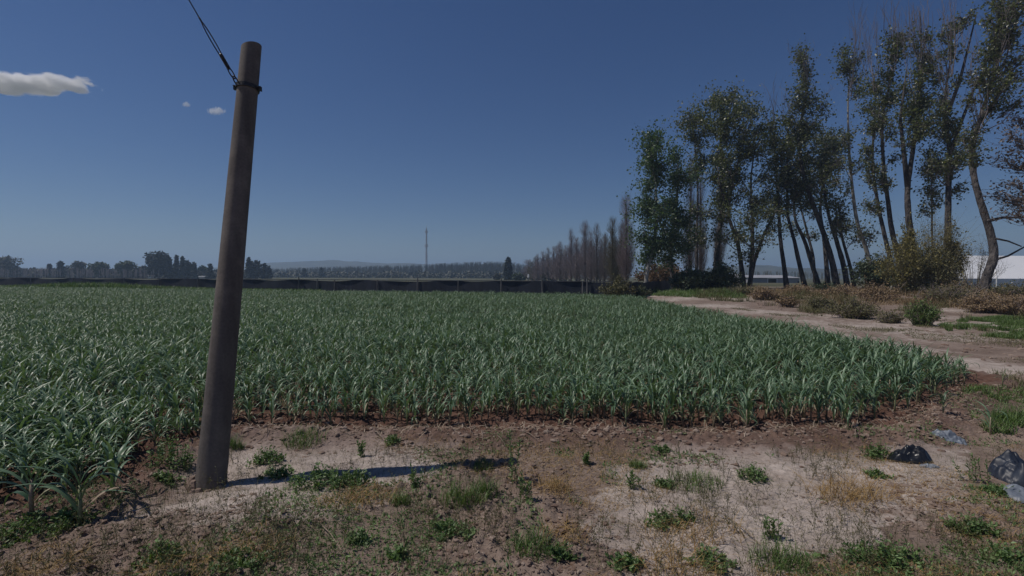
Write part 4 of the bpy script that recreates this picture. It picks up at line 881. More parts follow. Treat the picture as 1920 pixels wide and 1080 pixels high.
# ------------------------------------------------------------------ garlic crop
def garlic_mesh(seed, h=0.56, nl=9, spread=1.0):
    r = random.Random(seed); leaf = MB(); stem = MB(); az = r.uniform(0, math.pi)
    sh = h * r.uniform(0.36, 0.46)
    stem.tube([(0, 0, -.03), (0.003, 0, sh * .5), (0, 0.003, sh)], [.0105, .009, .006], 6, rnd=r.random())
    for i in range(nl):
        f = i / (nl - 1); z0 = sh * (0.22 + 0.78 * f); a = az + math.pi * (i % 2) + r.uniform(-.55, .55); L = h * r.uniform(.42, .70) * (0.75 + 0.35 * math.sin(f * math.pi)) * spread
        el = R(r.uniform(54, 68) + 20 * f); bend = r.choice((r.uniform(.7, 1.4), r.uniform(1.8, 3.2))) * (1 - .35 * f); kink = r.uniform(.35, .75); wd = r.uniform(.016, .026) * (1.0 if f < .8 else .75); seg = 8
        p = np.array([0, 0, z0]); D = np.array([math.cos(a), math.sin(a), 0]); Sd = np.array([-math.sin(a), math.cos(a), 0]); tw = r.uniform(-.5, .5); V = []; rv = r.random()
        for s in range(seg + 1):
            t = s / seg; th = el - bend * (1 / (1 + math.exp(-(t - kink) * 9))) * 1.15 - .25 * t
            T = D * math.cos(th) + np.array([0, 0, math.sin(th)]); Nn = -D * math.sin(th) + np.array([0, 0, math.cos(th)]); sw = Sd * math.cos(tw * t) + Nn * math.sin(tw * t)
            hw = wd * (0.75 + .5 * t if t < .35 else 0.925 * (1 - ((t - .35) / .65) ** 2.2) + .02) * .5
            V += [p - sw * hw + Nn * hw * .35, p.copy(), p + sw * hw + Nn * hw * .35]; p = p + T * L / seg
        Q_ = [(s * 3 + k, s * 3 + k + 1, s * 3 + k + 4, s * 3 + k + 3) for s in range(seg) for k in range(2)]
        (stem if i < (1, 2, 1)[seed % 3] else leaf).add(V, Q_, None, rv)
    return leaf, stem
NV = 8
proto = []
for v in range(NV):
    lf, stm = garlic_mesh(100 + v, 0.50 + 0.03 * (v % 4), 10 + v % 3)
    o = lf.build('garlic_plant', M['garlic'], smooth=True); s_ = stm.build('stem', M['garlic_stem'], o, smooth=True); proto.append((o, s_))
# planting positions: rows 0.30 m apart, thinning to the pixel size far away
pts = []
y = 1.6
row = 0
while y < 62:
    step = 0.098 if y < 16 else (0.125 if y < 28 else 0.16); xmax = y * 1.08 + 1.5
    xs = np.arange(max(-90, -xmax), min(9, xmax), step); xs = xs + RNG.normal(size=len(xs)) * step * 0.28
    ys = y + RNG.normal(size=len(xs)) * 0.045 + 0.05 * np.sin(xs * .7 + row)
    pts.append(np.stack([xs, ys], 1)); y += (0.275 if y < 16 else 0.36); row += 1
pts = np.concatenate(pts); sdv = fsd(pts[:, 0], pts[:, 1]); m_ = sdv > 0.02 + 0.10 * RNG.random(len(pts)); pts = pts[m_]; sdv = sdv[m_]
edge = (sdv < 0.8) & (pts[:, 1] < 9); m_ = ~(edge & (RNG.random(len(pts)) < 0.12)); pts = pts[m_]; sdv = sdv[m_]
xt = np.column_stack([-5.2 + 2.6 * RNG.random(260), 2.9 + 2.2 * RNG.random(260)]); xd = fsd(xt[:, 0], xt[:, 1]); xm = xd > .04; pts = np.concatenate([pts, xt[xm]]); sdv = np.concatenate([sdv, xd[xm]])
zz = gh(pts[:, 0], pts[:, 1])
sc = (0.86 + 0.26 * RNG.random(len(pts))) * (0.85 + 0.3 * fbm(pts[:, 0] * .6, pts[:, 1] * .6, 2, 77)) * np.where((sdv < .3) & (pts[:, 1] < 9), 0.84, 1)
rot = RNG.random(len(pts)) * 6.283; var = RNG.integers(0, NV, len(pts))
vis = (np.abs(pts[:, 0]) < pts[:, 1] * 1.0 + .05); dist = np.hypot(pts[:, 0], pts[:, 1]) + np.where(vis, 0, 1e4)
order = np.argsort(dist); near = order[:288]; rest = order[288:]
gl = {False: 'upright blue green garlic plant in the near rows of the crop', True: 'broad garlic plant in the corner of the crop left of the pole'}
used = set()
for i in near:
    v = int(var[i]); o, s_ = proto[v]
    if v in used: o2 = o.copy(); COL.objects.link(o2); s2 = s_.copy(); COL.objects.link(s2); s2.parent = o2
    else: o2 = o; used.add(v)
    left = pts[i, 0] < -2.3 and pts[i, 1] < 5.0
    k = float(sc[i]) * (0.92 if left else 1)
    o2.location = (pts[i, 0], pts[i, 1], zz[i]); o2.rotation_euler = (random.uniform(-.1, .1), random.uniform(-.1, .1), float(rot[i])); o2.scale = (k * (1.2 if left else 1), k * (1.2 if left else 1), k)
    tag(o2, gl[bool(left)], 'garlic plant', 'garlic plants in the corner left of the pole' if left else 'garlic plants in the near rows')
# single stragglers outside the rows
for px, py, k, lb in [(1768, 778, .75, 'lone pale drooping garlic plant standing apart right of the crop'), (1857, 815, .85, 'lone dark garlic plant in the grass near the right edge'),
                      (1400, 808, .9, 'yellowing garlic plant standing in front of the first row right of centre'), (1880, 722, .6, 'small garlic plant at the far right corner of the crop'),
                      (150, 985, 1.1, 'big garlic plant with broad leaves spread at the near left corner'), (212, 935, 1.0, 'stocky garlic plant nearest the pole at the corner of the crop'), (60, 965, 1.15, 'garlic plant with a long pale leaf lying over at the left edge'),
                      (1590, 810, .6, 'stunted garlic plant at the edge of the front row right side'), (380, 795, .8, 'thin garlic plant just behind the pole')]:
    v = random.randrange(NV); o, s_ = proto[v]; p = G(px, py); o2 = o.copy(); COL.objects.link(o2); s2 = s_.copy(); COL.objects.link(s2); s2.parent = o2
    o2.location = p; o2.rotation_euler = (0, 0, random.uniform(0, 6.28)); o2.scale = (k * (1.25 if k > .95 else 1), k * (1.25 if k > .95 else 1), k); tag(o2, lb, 'garlic plant', 'lone garlic plants')
# the rest of the field: one object of instanced plants
rp = np.column_stack([pts[rest], zz[rest]]).astype(np.float32)
me = bpy.data.meshes.new('garlic_crop'); me.vertices.add(len(rp)); me.vertices.foreach_set('co', rp.ravel())
for nm, ty, val in (('rot', 'FLOAT', rot[rest]), ('scl', 'FLOAT', sc[rest]), ('var', 'INT', var[rest])):
    a = me.attributes.new(nm, ty, 'POINT'); a.data.foreach_set('value', val.astype(np.float32 if ty == 'FLOAT' else np.int32))
me.update(); crop = bpy.data.objects.new('garlic_crop', me); COL.objects.link(crop); tag(crop, 'dense blue green garlic crop filling the whole field', 'crop', kind='stuff')
ng = bpy.data.node_groups.new('garlic_rows', 'GeometryNodeTree'); ng.interface.new_socket('Geometry', in_out='INPUT', socket_type='NodeSocketGeometry'); ng.interface.new_socket('Geometry', in_out='OUTPUT', socket_type='NodeSocketGeometry')
gi = ng.nodes.new('NodeGroupInput'); gout = ng.nodes.new('NodeGroupOutput'); jn = ng.nodes.new('GeometryNodeJoinGeometry')
def attr(nm, ty):
    a = ng.nodes.new('GeometryNodeInputNamedAttribute'); a.data_type = ty; a.inputs['Name'].default_value = nm; return a.outputs['Attribute']
ar, as_, av = attr('rot', 'FLOAT'), attr('scl', 'FLOAT'), attr('var', 'INT'); cx = ng.nodes.new('ShaderNodeCombineXYZ'); ng.links.new(ar, cx.inputs[2])
for v in range(NV):
    cmpn = ng.nodes.new('FunctionNodeCompare'); cmpn.data_type = 'INT'; cmpn.operation = 'EQUAL'; ng.links.new(av, cmpn.inputs[2]); cmpn.inputs[3].default_value = v
    g2 = ng.nodes.new('GeometryNodeJoinGeometry')
    for o in proto[v]:
        oi = ng.nodes.new('GeometryNodeObjectInfo'); oi.inputs['Object'].default_value = o; oi.transform_space = 'ORIGINAL'; ng.links.new(oi.outputs['Geometry'], g2.inputs[0])
    ip = ng.nodes.new('GeometryNodeInstanceOnPoints'); ng.links.new(gi.outputs[0], ip.inputs['Points']); ng.links.new(cmpn.outputs[0], ip.inputs['Selection'])
    ng.links.new(g2.outputs[0], ip.inputs['Instance']); ng.links.new(cx.outputs[0], ip.inputs['Rotation']); ng.links.new(as_, ip.inputs['Scale']); ng.links.new(ip.outputs[0], jn.inputs[0])
ng.links.new(jn.outputs[0], gout.inputs[0]); md = crop.modifiers.new('rows', 'NODES'); md.node_group = ng

# ------------------------------------------------------------------ foreground weeds
def weed(kind, px, py, wpx, hpx, label, mt=None, n=None):
    p = G(px, py); k = p.y / FPX; RX = wpx * k / 2; H = hpx * k; b = MB(); nm = {'broad': 'broadleaf_weed', 'grass': 'grass_tuft', 'wiry': 'wiry_weed', 'straw': 'dry_grass_tuft', 'upright': 'upright_weed'}[kind]
    RY = RX * 0.75
    def spots(n_, pw=.6):
        a = RNG.random(n_) * 6.28; r_ = RNG.random(n_) ** pw; X = np.cos(a) * r_ * RX; Y = np.sin(a) * r_ * RY
        return np.column_stack([X, Y, gh(X + p.x, Y + p.y) - p.z]), r_
    if kind == 'broad':
        S_, r_ = spots(n or int(18 + 900 * RX * RY), .75); P0 = []; P1 = []; L = []; Ds = []
        for s_, q in zip(S_, r_):
            hh = H * (1 - .6 * q) * random.uniform(.4, 1.1)
            for _ in range(3):
                tip = s_ + np.array([random.gauss(0, .018), random.gauss(0, .018), hh * random.uniform(.6, 1)]); P0.append(s_); P1.append(tip)
                for t in np.linspace(.25, 1, 5): v = RNG.normal(size=3); v[2] = abs(v[2]) * .5 + .15; L.append(s_ + (tip - s_) * t); Ds.append(v / np.linalg.norm(v))
        b.sticks(P0, P1, .0012, .0008); b.leaves(np.array(L), .016 + .020 * RNG.random(len(L)), up=.8, asp=.5, dirs=np.array(Ds))
        m_ = mt or 'weed'
    elif kind == 'grass':
        S_, r_ = spots(n or int(150 + 5000 * RX * RY), .6); b.blades(S_, H * (1 - .45 * r_) * (.5 + .7 * RNG.random(len(S_))), .0045, .8, 4, droop=.35); m_ = mt or 'grass'
    elif kind == 'straw':
        S_, r_ = spots(n or int(120 + 2600 * RX * RY), .6); b.blades(S_, H * (.4 + .9 * RNG.random(len(S_))), .0035, 1.6, 4, droop=.42); m_ = mt or 'straw'
    elif kind == 'wiry':
        S_, r_ = spots(n or int(14 + 130 * RX * RY), .5); P0 = []; P1 = []; r0 = []; L = []
        for s_ in S_:
            tip = s_ + np.array([random.gauss(0, .22) * H, random.gauss(0, .2) * H, H * random.uniform(.5, 1.1)]); m2 = (s_ + tip) / 2 + RNG.normal(size=3) * H * .05
            P0 += [s_, m2]; P1 += [m2, tip]; r0 += [.0013, .001]
            for _ in range(7):
                u = random.uniform(.15, 1); q = s_ + (tip - s_) * u; v = RNG.normal(size=3) * H * .10; v[2] = abs(v[2]) * 1.4; P0.append(q); P1.append(q + v); r0.append(.0008); L += [q + v, q + v * .6]
        b.sticks(P0, P1, np.array(r0), np.array(r0) * .6); b.leaves(np.array(L), .007 + .010 * RNG.random(len(L)), asp=.4); m_ = mt or 'olive'
    else:
        P0 = []; P1 = []; L = []; Ds = []
        for _ in range(n or 6):
            s_ = np.array([random.gauss(0, .25) * RX, random.gauss(0, .2) * RX, 0]); tip = s_ + np.array([random.gauss(0, .12) * H, random.gauss(0, .1) * H, H * random.uniform(.6, 1)]); P0.append(s_); P1.append(tip)
            for t in np.linspace(.05, 1, 22): a = random.uniform(0, 6.28); v = np.array([math.cos(a), math.sin(a), .5 + t * .5]); L.append(s_ + (tip - s_) * t); Ds.append(v / np.linalg.norm(v))
        b.sticks(P0, P1, .0022, .0012); L = np.array(L); b.leaves(L, .02 + .022 * RNG.random(len(L)), up=.5, asp=.34, dirs=np.array(Ds)); m_ = mt or 'weed'
    o = b.build(nm, M[m_]); o.location = p
    return tag(o, label, 'weed', 'weeds on the bare foreground soil')
for a in [
 ('broad', 325, 868, 90, 70, 'leafy green weed patch left of the pole foot'), ('grass', 345, 800, 60, 50, 'bright green tuft behind the pole on its left side'),
 ('broad', 318, 905, 60, 25, 'low weed at the left front of the pole foot'), ('grass', 440, 838, 35, 32, 'small bright tuft right behind the pole'),
 ('broad', 495, 868, 75, 35, 'flat weed mat right of the pole above its shadow'), ('grass', 570, 830, 80, 36, 'low green patch right of the pole nearest the crop'),
 ('broad', 600, 905, 120, 40, 'wide low weed mat in the pole shadow'), ('broad', 520, 893, 70, 25, 'small leafy weed at the start of the pole shadow'), ('broad', 668, 905, 80, 32, 'leafy weed at the right end of the wide mat'),
 ('upright', 680, 858, 30, 30, 'small upright weed between the pole and the middle'), ('broad', 735, 830, 26, 16, 'tiny grey green weed near the first row'),
 ('upright', 780, 915, 40, 45, 'bright leafy weed left of the big grass clump'), ('grass', 868, 942, 95, 58, 'big dark grass clump in the middle foreground'), ('grass', 905, 925, 60, 40, 'smaller grass clump joined to the right of the big one'),
 ('upright', 962, 905, 28, 95, 'tall upright weed standing right of the big grass clump'), ('upright', 985, 945, 46, 62, 'leafy upright weed in front of the tall one'),
 ('straw', 1035, 915, 80, 28, 'yellow dry tuft right of the tall upright weed'), ('straw', 700, 930, 130, 22, 'rust dry grass mat below the wide weed mat'), ('straw', 640, 945, 110, 20, 'rust dry grass patch in front of the wide weed mat'),
 ('grass', 750, 945, 40, 30, 'thin tuft below the bright leafy weed'), ('wiry', 800, 960, 90, 40, 'thin olive weeds left below the big grass clump'),
 ('broad', 840, 1000, 110, 28, 'sparse leafy weeds below the big grass clump'), ('grass', 1000, 1030, 110, 52, 'dark grass clump at the bottom middle'), ('broad', 1050, 1045, 60, 24, 'low leafy weed at the right of the bottom middle clump'),
 ('broad', 675, 1015, 42, 26, 'small isolated green rosette lower left of centre'), ('broad', 748, 1045, 30, 24, 'tiny green rosette near the bottom left of centre'),
 ('wiry', 920, 1010, 100, 45, 'wiry weed between the two grass clumps'), ('upright', 1188, 915, 32, 36, 'single bright leafy weed right of the centre'), ('grass', 1195, 875, 36, 20, 'tiny tuft near the crop right of centre'),
 ('grass', 1300, 908, 110, 34, 'wide green grass clump on the pale crust right of centre'), ('broad', 1245, 912, 36, 18, 'small weed at the left tip of the wide clump'), ('broad', 1412, 898, 55, 36, 'round leafy weed right of the wide clump'),
 ('wiry', 1240, 985, 110, 95, 'tall wiry weed leaning over the pale crust'), ('wiry', 1330, 960, 80, 50, 'wiry weed right of the tall leaning one'),
 ('broad', 1260, 985, 90, 36, 'leafy base of weeds under the tall wiry stems'), ('grass', 1462, 1060, 120, 60, 'large bright grass clump at the bottom right of centre'), ('upright', 1450, 1010, 60, 40, 'leafy weeds behind the large bottom clump'),
 ('straw', 1590, 935, 150, 60, 'golden dry grass tuft on the right half'), ('wiry', 1545, 900, 70, 62, 'wiry green weed left behind the golden tuft'), ('broad', 1645, 893, 40, 14, 'flat dark weed behind the golden tuft'),
 ('broad', 1645, 860, 50, 42, 'bushy green weed against the black plastic'), ('upright', 1832, 905, 62, 52, 'leafy weed left of the plastic bag at the right edge'), ('broad', 1868, 925, 60, 20, 'low weed under the plastic bag'),
 ('straw', 1300, 1000, 200, 36, 'rust dry grass patch right of the tall wiry weed'), ('straw', 1270, 1065, 170, 45, 'rust dry grass at the bottom edge right of the middle'), ('broad', 1330, 1060, 90, 34, 'dark leafy weeds in the bottom rust grass'),
 ('broad', 1660, 1060, 150, 60, 'broad weed patch at the bottom right'), ('wiry', 1600, 1040, 130, 80, 'wiry weeds rising left of the bottom right patch'), ('broad', 1830, 1000, 100, 40, 'weeds on the shoulder of the rut at the right'),
 ('broad', 1890, 1050, 90, 30, 'weeds at the bottom right corner of the rut'), ('wiry', 1780, 1000, 110, 50, 'brown wiry weeds above the bottom right rut'),
 ('wiry', 390, 1050, 220, 105, 'brown wiry weed spreading at the bottom left'), ('wiry', 520, 1060, 150, 80, 'olive wiry weed right of the brown one at the bottom'), ('straw', 330, 1070, 180, 34, 'rust dry grass under the bottom left wiry weeds'),
 ('broad', 300, 1045, 90, 34, 'leafy green weed in the bottom left'), ('broad', 440, 1070, 110, 30, 'leafy weed at the bottom edge below the wiry ones'), ('wiry', 480, 985, 80, 60, 'thin standing weed midway between the pole and the bottom edge'),
 ('broad', 60, 1000, 120, 32, 'bright green low weeds along the left edge'), ('broad', 130, 985, 90, 26, 'low bright weeds at the foot of the big garlic plants'), ('straw', 90, 1055, 160, 24, 'rust dry grass at the bottom left corner'),
 ('wiry', 160, 1060, 110, 50, 'thin weeds in the bottom left corner'), ('wiry', 1100, 1040, 110, 70, 'thin wiry weed right of the bottom middle clump'), ('upright', 1100, 870, 24, 20, 'tiny upright weed near the crop'), ('broad', 1240, 850, 28, 14, 'tiny rosette below the crop right of centre'),
 ('wiry', 560, 1000, 90, 45, 'olive thin weed on the brown soil left of centre'), ('broad', 1175, 1062, 80, 30, 'low leafy weed at the bottom right of the middle clump'), ('straw', 1060, 1000, 100, 26, 'sparse rust straw right of the bottom middle clump'),
 ('straw', 480, 1030, 150, 26, 'rust straw patch on the brown soil at the lower left'), ('grass', 905, 880, 40, 22, 'small grass tuft behind the big clump'), ('wiry', 935, 985, 60, 40, 'brown thin weed below the tall upright weed'),
]: weed(*a)

# scattered small cover, litter, clods: nobody could count these
FGP = [(-200, 1079), (-200, 960), (60, 960), (215, 940), (250, 850), (330, 815), (480, 812), (1100, 815), (1500, 825), (1700, 790), (1900, 715), (2100, 690), (2100, 1079)]
def near_pts(n, keep=None):
    d = 2.35 + 5.0 * RNG.random(n * 6) ** 1.15; x = (RNG.random(n * 6) * 2 - 1) * (d * 1.08); m = fsd(x, d) < -0.06
    if keep is not None: m &= keep(x, d)
    x = x[m][:n]; d = d[m][:n]; return np.column_stack([x, d, gh(x, d)])
q = near_pts(15000, lambda x, y: (fbm(x * 1.4, y * 1.4, 3, 91) > .51) & (fbm(x * .55, y * .9, 4, 61) < .50)); b = MB(); b.leaves(q + np.array([0, 0, .006]), .010 + .026 * RNG.random(len(q)), up=1.2, asp=.5); b.blades(q[::2], .03 + .04 * RNG.random(len(q[::2])), .003, .9)
tag(b.build('low_weeds', M['weed']), 'sparse seedling weeds sprinkled over the bare soil', 'weeds', kind='stuff')
q = near_pts(7000, lambda x, y: fbm(x * 1.1, y * 1.1, 3, 93) > .5); b = MB(); b.blades(q, .03 + .06 * RNG.random(len(q)), .0022, 1.3, 3, droop=.5); tag(b.build('low_weeds', M['olive']), 'thin olive seedlings between the clods', 'weeds', kind='stuff')
q = near_pts(1500, lambda x, y: (fbm(x * 1.1, y * 1.1, 3, 97) > .5) & (y < 4.6)); b = MB(); P0 = []; P1 = []; L = []
for s_ in q:
    H_ = random.uniform(.05, .17); tp = s_ + np.array([random.gauss(0, .3) * H_, random.gauss(0, .3) * H_, H_]); P0.append(s_); P1.append(tp)
    for _ in range(4): u = random.uniform(.2, 1); c_ = s_ + (tp - s_) * u; v = RNG.normal(size=3) * H_ * .16; v[2] = abs(v[2]) * 1.5; P0.append(c_); P1.append(c_ + v); L += [c_ + v, c_ + v * .5]
b.sticks(P0, P1, .0011, .0007); b.leaves(np.array(L), .008 + .010 * RNG.random(len(L)), asp=.4); tag(b.build('wiry_seedlings', M['olive']), 'fine wiry stems standing all over the foreground', 'weeds', kind='stuff')
q = near_pts(9000); a_ = RNG.random(len(q)) * 6.28; l_ = .012 + .05 * RNG.random(len(q)) ** 3; dv = np.stack([np.cos(a_) * l_, np.sin(a_) * l_, .15 * l_ * RNG.normal(size=len(q))], 1)
b = MB(); b.sticks(q + [0, 0, .006] - dv / 2, q + [0, 0, .006] + dv / 2, .0014, .0008); q2 = near_pts(4200); b.leaves(q2 + [0, 0, .004], .008 + .022 * RNG.random(len(q2)), up=2.5, asp=.45)
tag(b.build('straw_litter', M['litter']), 'bleached straw and leaf litter strewn over the soil', 'plant litter', kind='stuff')
q = near_pts(11000, lambda x, y: (fbm(x * 1.2, y * 1.2, 3, 101) > .52) & (y < 4.9)); b = MB(); b.blades(q, .02 + .05 * RNG.random(len(q)), .003, 2.2, 3, droop=.45); tag(b.build('dry_grass', M['straw']), 'matted rust and yellow dry grass patches on the foreground soil', 'dry grass', kind='stuff')
# dead leaves lying at the foot of the front row
q = near_pts(100); t_ = RNG.random(1500); fx = -3 + 9.5 * t_; fy = np.interp(fx, FIELD[5:13, 0], FIELD[5:13, 1]) + RNG.normal(size=1500) * .14 - .05; b = MB()
b.blades(np.column_stack([fx, fy, gh(fx, fy) + .004]), .025 + .075 * RNG.random(1500), .009, 2.6, 4, droop=.42); tag(b.build('dead_leaves', M['litter']), 'withered garlic leaves lying along the front row', 'dead leaves', kind='stuff')
# clods: small rough lumps
def clods(P, sz, name, label, squash=.6):
    ico = np.array([(0, 0, 1), (.89, 0, .45), (.28, .85, .45), (-.72, .53, .45), (-.72, -.53, .45), (.28, -.85, .45), (.72, .53, -.45), (-.28, .85, -.45), (-.89, 0, -.45), (-.28, -.85, -.45), (.72, -.53, -.45), (0, 0, -1)])
    F = np.array([(0, 1, 2), (0, 2, 3), (0, 3, 4), (0, 4, 5), (0, 5, 1), (1, 6, 2), (2, 7, 3), (3, 8, 4), (4, 9, 5), (5, 10, 1), (6, 7, 2), (7, 8, 3), (8, 9, 4), (9, 10, 5), (10, 6, 1), (11, 7, 6), (11, 8, 7), (11, 9, 8), (11, 10, 9), (11, 6, 10)])
    n = len(P); V = ico[None] * (1 + .5 * (RNG.random((n, 12, 1)) - .5)) * (RNG.random((n, 1, 3)) * .7 + .6) * np.array([1, 1, squash]) * sz[:, None, None] + P[:, None] 
    b = MB(); b.add(V.reshape(-1, 3), None, (F[None] + np.arange(n)[:, None, None] * 12).reshape(-1, 3), np.repeat(RNG.random(n), 12)); return tag(b.build(name, M['clod']), label, 'clods', kind='stuff')
q = near_pts(14000, lambda x, y: (fbm(x * 1.3, y * 1.3, 3, 21) > .42) & (fbm(x * .55, y * .9, 4, 61) < .47 + .06 * RNG.random(len(x)))); clods(q, .004 + .020 * RNG.random(len(q)) ** 3, 'soil_clods', 'small crumbs and clods of dry soil on the foreground')
t_ = RNG.random(2600); fx = -3 + 10 * t_; fy = np.interp(fx, FIELD[5:13, 0], FIELD[5:13, 1]) + RNG.normal(size=2600) * .22 - .15; clods(np.column_stack([fx, fy, gh(fx, fy)]), .006 + .03 * RNG.random(2600) ** 2.5, 'soil_clods', 'red brown clods along the front edge of the crop')
cs = []
for (px, py, rx, ry, n) in [(1740, 930, 70, 30, 90), (1680, 905, 40, 16, 30), (1700, 810, 90, 18, 110), (1130, 865, 120, 18, 70), (800, 850, 130, 12, 60), (1060, 985, 40, 14, 24), (950, 1000, 20, 8, 10)]:
    for _ in range(n): g = G(px + random.gauss(0, rx * .5), py + random.gauss(0, ry * .5)); cs.append(tuple(g))
cs = np.array(cs); clods(cs, .012 + .022 * RNG.random(len(cs)) ** 2, 'crust_flakes', 'pale flakes of broken crust heaped on the soil', .28)
# pale stones on the verge
vs = scatter([(1420, 566), (1560, 585), (1800, 600), (1925, 640), (1925, 700), (1600, 596), (1420, 580)], 260); clods(vs, .03 + .06 * RNG.random(len(vs)) ** 3, 'verge_stones', 'pale stones and clods along the dirt track')

# ------------------------------------------------------------------ rubbish: black plastic, sheet, bag
def crumpled(name, label, cat, px, py, sx, sy, h, mt, seed, rz=0, cut=None):
    p = G(px, py); e = empty(name, p, label, cat); n = 46; g = np.linspace(-1, 1, n); X, Y = np.meshgrid(g, g)
    rr = np.hypot(X, Y); env = np.clip(1 - rr ** 2.2, 0, 1) ** .5
    Z = env * h * (.35 + 1.1 * fbm(X * 2.2 + seed, Y * 2.2, 2, seed)) + h * .55 * env * (1 - 2 * np.abs(fbm(X * 3.5 + seed * 2, Y * 2.5, 2, seed + 5) - .5)) - .3 * h + h * .10 * (1 - 2 * np.abs(vn(X * 9, Y * 5, seed) - .5))
    wob = 1 + .35 * (fbm(X * 1.5 + 9, Y * 1.5 + seed, 2, seed) - .5); Xs = X * sx * wob; Ys = Y * sy * wob
    co, si = math.cos(rz), math.sin(rz); V = np.stack([Xs * co - Ys * si, Xs * si + Ys * co, Z + .004], -1).reshape(-1, 3)
    zg = gh(V[:, 0] + p.x, V[:, 1] + p.y) - p.z; V[:, 2] += zg
    i = (np.arange(n - 1)[:, None] * n + np.arange(n - 1)[None]).ravel(); Q_ = np.stack([i, i + 1, i + n + 1, i + n], 1); mk_ = (rr.ravel()[Q_].max(1) < 1.02); b = MB(); b.add(V, Q_[mk_]); b.build('sheet', M[mt], e, smooth=True); return e
crumpled('plastic_sheet', 'bulging black plastic half buried beside a green weed', 'plastic sheet', 1702, 864, .165, .13, .095, 'black_plastic', 21, -.35)
crumpled('plastic_sheet', 'small torn grey plastic strip beside the bulging black plastic', 'plastic sheet', 1742, 878, .07, .03, .02, 'grey_plastic', 4, -.7)
crumpled('plastic_sheet', 'flat grey blue plastic scrap near the end of the crop', 'plastic sheet', 1780, 818, .19, .11, .035, 'grey_plastic', 3, .1)
crumpled('plastic_bag', 'crumpled dark blue black plastic bag at the right edge', 'plastic bag', 1908, 902, .20, .17, .15, 'blue_plastic', 5, .3)
crumpled('plastic_sheet', 'torn grey plastic sheet trailing below the dark bag', 'plastic sheet', 1925, 935, .16, .15, .05, 'grey_plastic', 8, -.5)
# dry sticks lying about, and one thin bent strand before the first row
for (x0, y0, x1, y1, lb) in [(600, 985, 640, 1035, 'thin dry stick on the soil at the lower left'), (1360, 970, 1425, 1025, 'long pale stick on the rust grass right of centre'), (470, 872, 520, 868, 'short stick beside the flat weed mat'),
                             (1565, 885, 1640, 945, 'pale dry stalk lying across the golden tuft'), (1395, 836, 1445, 830, 'thin bent strand in front of the first row right of centre'), (1690, 770, 1760, 800, 'thin stalk near the lone garlic plant')]:
    a = G(x0, y0); c = G(x1, y1); e_ = MB(); mid = (c - a) / 2 + Vector((0, 0, .03)); e_.tube([(0, 0, .012), tuple(mid), tuple(c - a + Vector((0, 0, .012)))], [.0035, .003, .002], 5); o = e_.build('dry_stick', M['litter']); o.location = a; tag(o, lb, 'stick', 'dry sticks')
for (px, py, w_, h_, lb) in [(1167, 547, 7, 5, 'white litter scrap at the far corner of the field'), (1140, 551, 8, 3, 'flat white scrap at the end of the far crop rows')]:
    p = G(px, py); k = p.y / FPX; b = MB(); b.box((0, 0, h_ * k / 2), (w_ * k / 2, w_ * k / 3, h_ * k / 2), .4); V = b.V[0]; V[:, :] *= 1 + .3 * (RNG.random(V.shape) - .5); o = b.build('litter_scrap', M['white_paint']); o.location = p; tag(o, lb, 'litter', 'white litter')

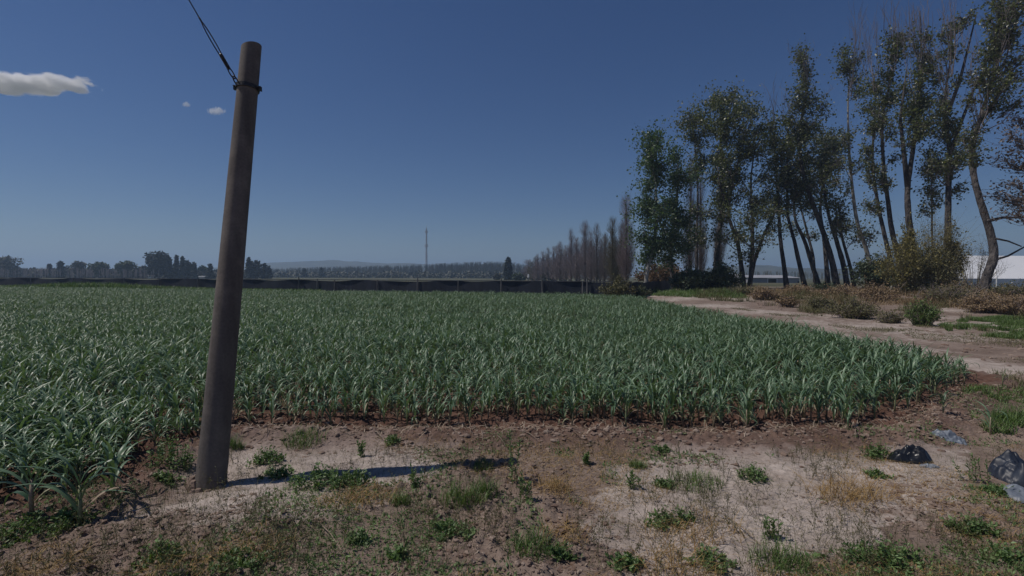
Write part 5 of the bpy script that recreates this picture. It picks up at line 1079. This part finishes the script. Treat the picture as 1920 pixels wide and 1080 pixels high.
# ------------------------------------------------------------------ clouds: real volumes, far outside the haze
def cloud(name, label, px0, px1, py, thick, d, dens, seed):
    a = W(px0, py, d); c = W(px1, py, d); cx_ = (a.x + c.x) / 2; hx = (c.x - a.x) / 2; hz = thick * d / FPX / 2
    b = MB(); n = 24; V = []; m = 14
    for j in range(m + 1):
        for i in range(n):
            t = math.pi * j / m; f = 2 * math.pi * i / n; V.append((-math.cos(t) * hx, math.sin(t) * math.cos(f) * hx * .35, math.sin(t) * math.sin(f) * hz))
    b.add(V, [(j * n + i, j * n + (i + 1) % n, (j + 1) * n + (i + 1) % n, (j + 1) * n + i) for j in range(m) for i in range(n)])
    mt = bpy.data.materials.new('cloud_vapour'); mt.use_nodes = True; t = mt.node_tree; t.nodes.remove(t.nodes['Principled BSDF']); L = t.links.new
    pv = t.nodes.new('ShaderNodeVolumePrincipled'); pv.inputs['Color'].default_value = (1, 1, 1, 1); pv.inputs['Anisotropy'].default_value = 0.2
    co = t.nodes.new('ShaderNodeTexCoord'); nz = t.nodes.new('ShaderNodeTexNoise'); nz.inputs['Scale'].default_value = 1.0; nz.inputs['Detail'].default_value = 8
    mp = t.nodes.new('ShaderNodeMapping'); mp.inputs['Scale'].default_value = (6.5 / hx, 4 / hx, .9 / hz); mp.inputs['Location'].default_value = (seed, seed * .7, 0)
    ms = t.nodes.new('ShaderNodeMapping'); ms.inputs['Scale'].default_value = (1 / hx, 1 / (hx * .35), 1 / hz)
    ln = t.nodes.new('ShaderNodeVectorMath'); ln.operation = 'LENGTH'; L(co.outputs['Object'], mp.inputs[0]); L(mp.outputs[0], nz.inputs[0]); L(co.outputs['Object'], ms.inputs[0]); L(ms.outputs[0], ln.inputs[0])
    s1 = t.nodes.new('ShaderNodeMath'); s1.operation = 'MULTIPLY_ADD'; s1.inputs[1].default_value = -0.55; L(ln.outputs['Value'], s1.inputs[0]); L(nz.outputs['Fac'], s1.inputs[2])
    mr = t.nodes.new('ShaderNodeMapRange'); mr.inputs[1].default_value = 0.06; mr.inputs[2].default_value = 0.20; mr.inputs[3].default_value = 0; mr.inputs[4].default_value = dens; L(s1.outputs[0], mr.inputs[0]); L(mr.outputs[0], pv.inputs['Density'])
    L(pv.outputs[0], t.nodes['Material Output'].inputs['Volume'])
    o = b.build(name, mt); o.location = (cx_, d, a.z); return tag(o, label, 'cloud')
cloud('cloud', 'long flat white cloud at the left edge of the sky', -130, 200, 156, 32, 3000, 0.07, 3.1)
cloud('cloud', 'tiny faint cloud puff left of the stay wire', 340, 359, 196, 13, 3000, 0.05, 1.4)
cloud('cloud', 'faint cloud wisp just left of the pole', 384, 426, 208, 18, 3000, 0.035, 6.2)

# ------------------------------------------------------------------ air
hz = MB(); hz.box((0, 1900, 49), (3900, 2150, 52)); hm = bpy.data.materials.new('haze_air'); hm.use_nodes = True; t = hm.node_tree; t.nodes.remove(t.nodes['Principled BSDF'])
pv = t.nodes.new('ShaderNodeVolumePrincipled'); pv.inputs['Color'].default_value = (0.55, 0.75, 1, 1); pv.inputs['Density'].default_value = 0.00065; pv.inputs['Anisotropy'].default_value = 0.3
t.links.new(pv.outputs[0], t.nodes['Material Output'].inputs['Volume']); tag(hz.build('haze', hm), 'thin blue haze over the far trees and hills', 'haze', kind='stuff')
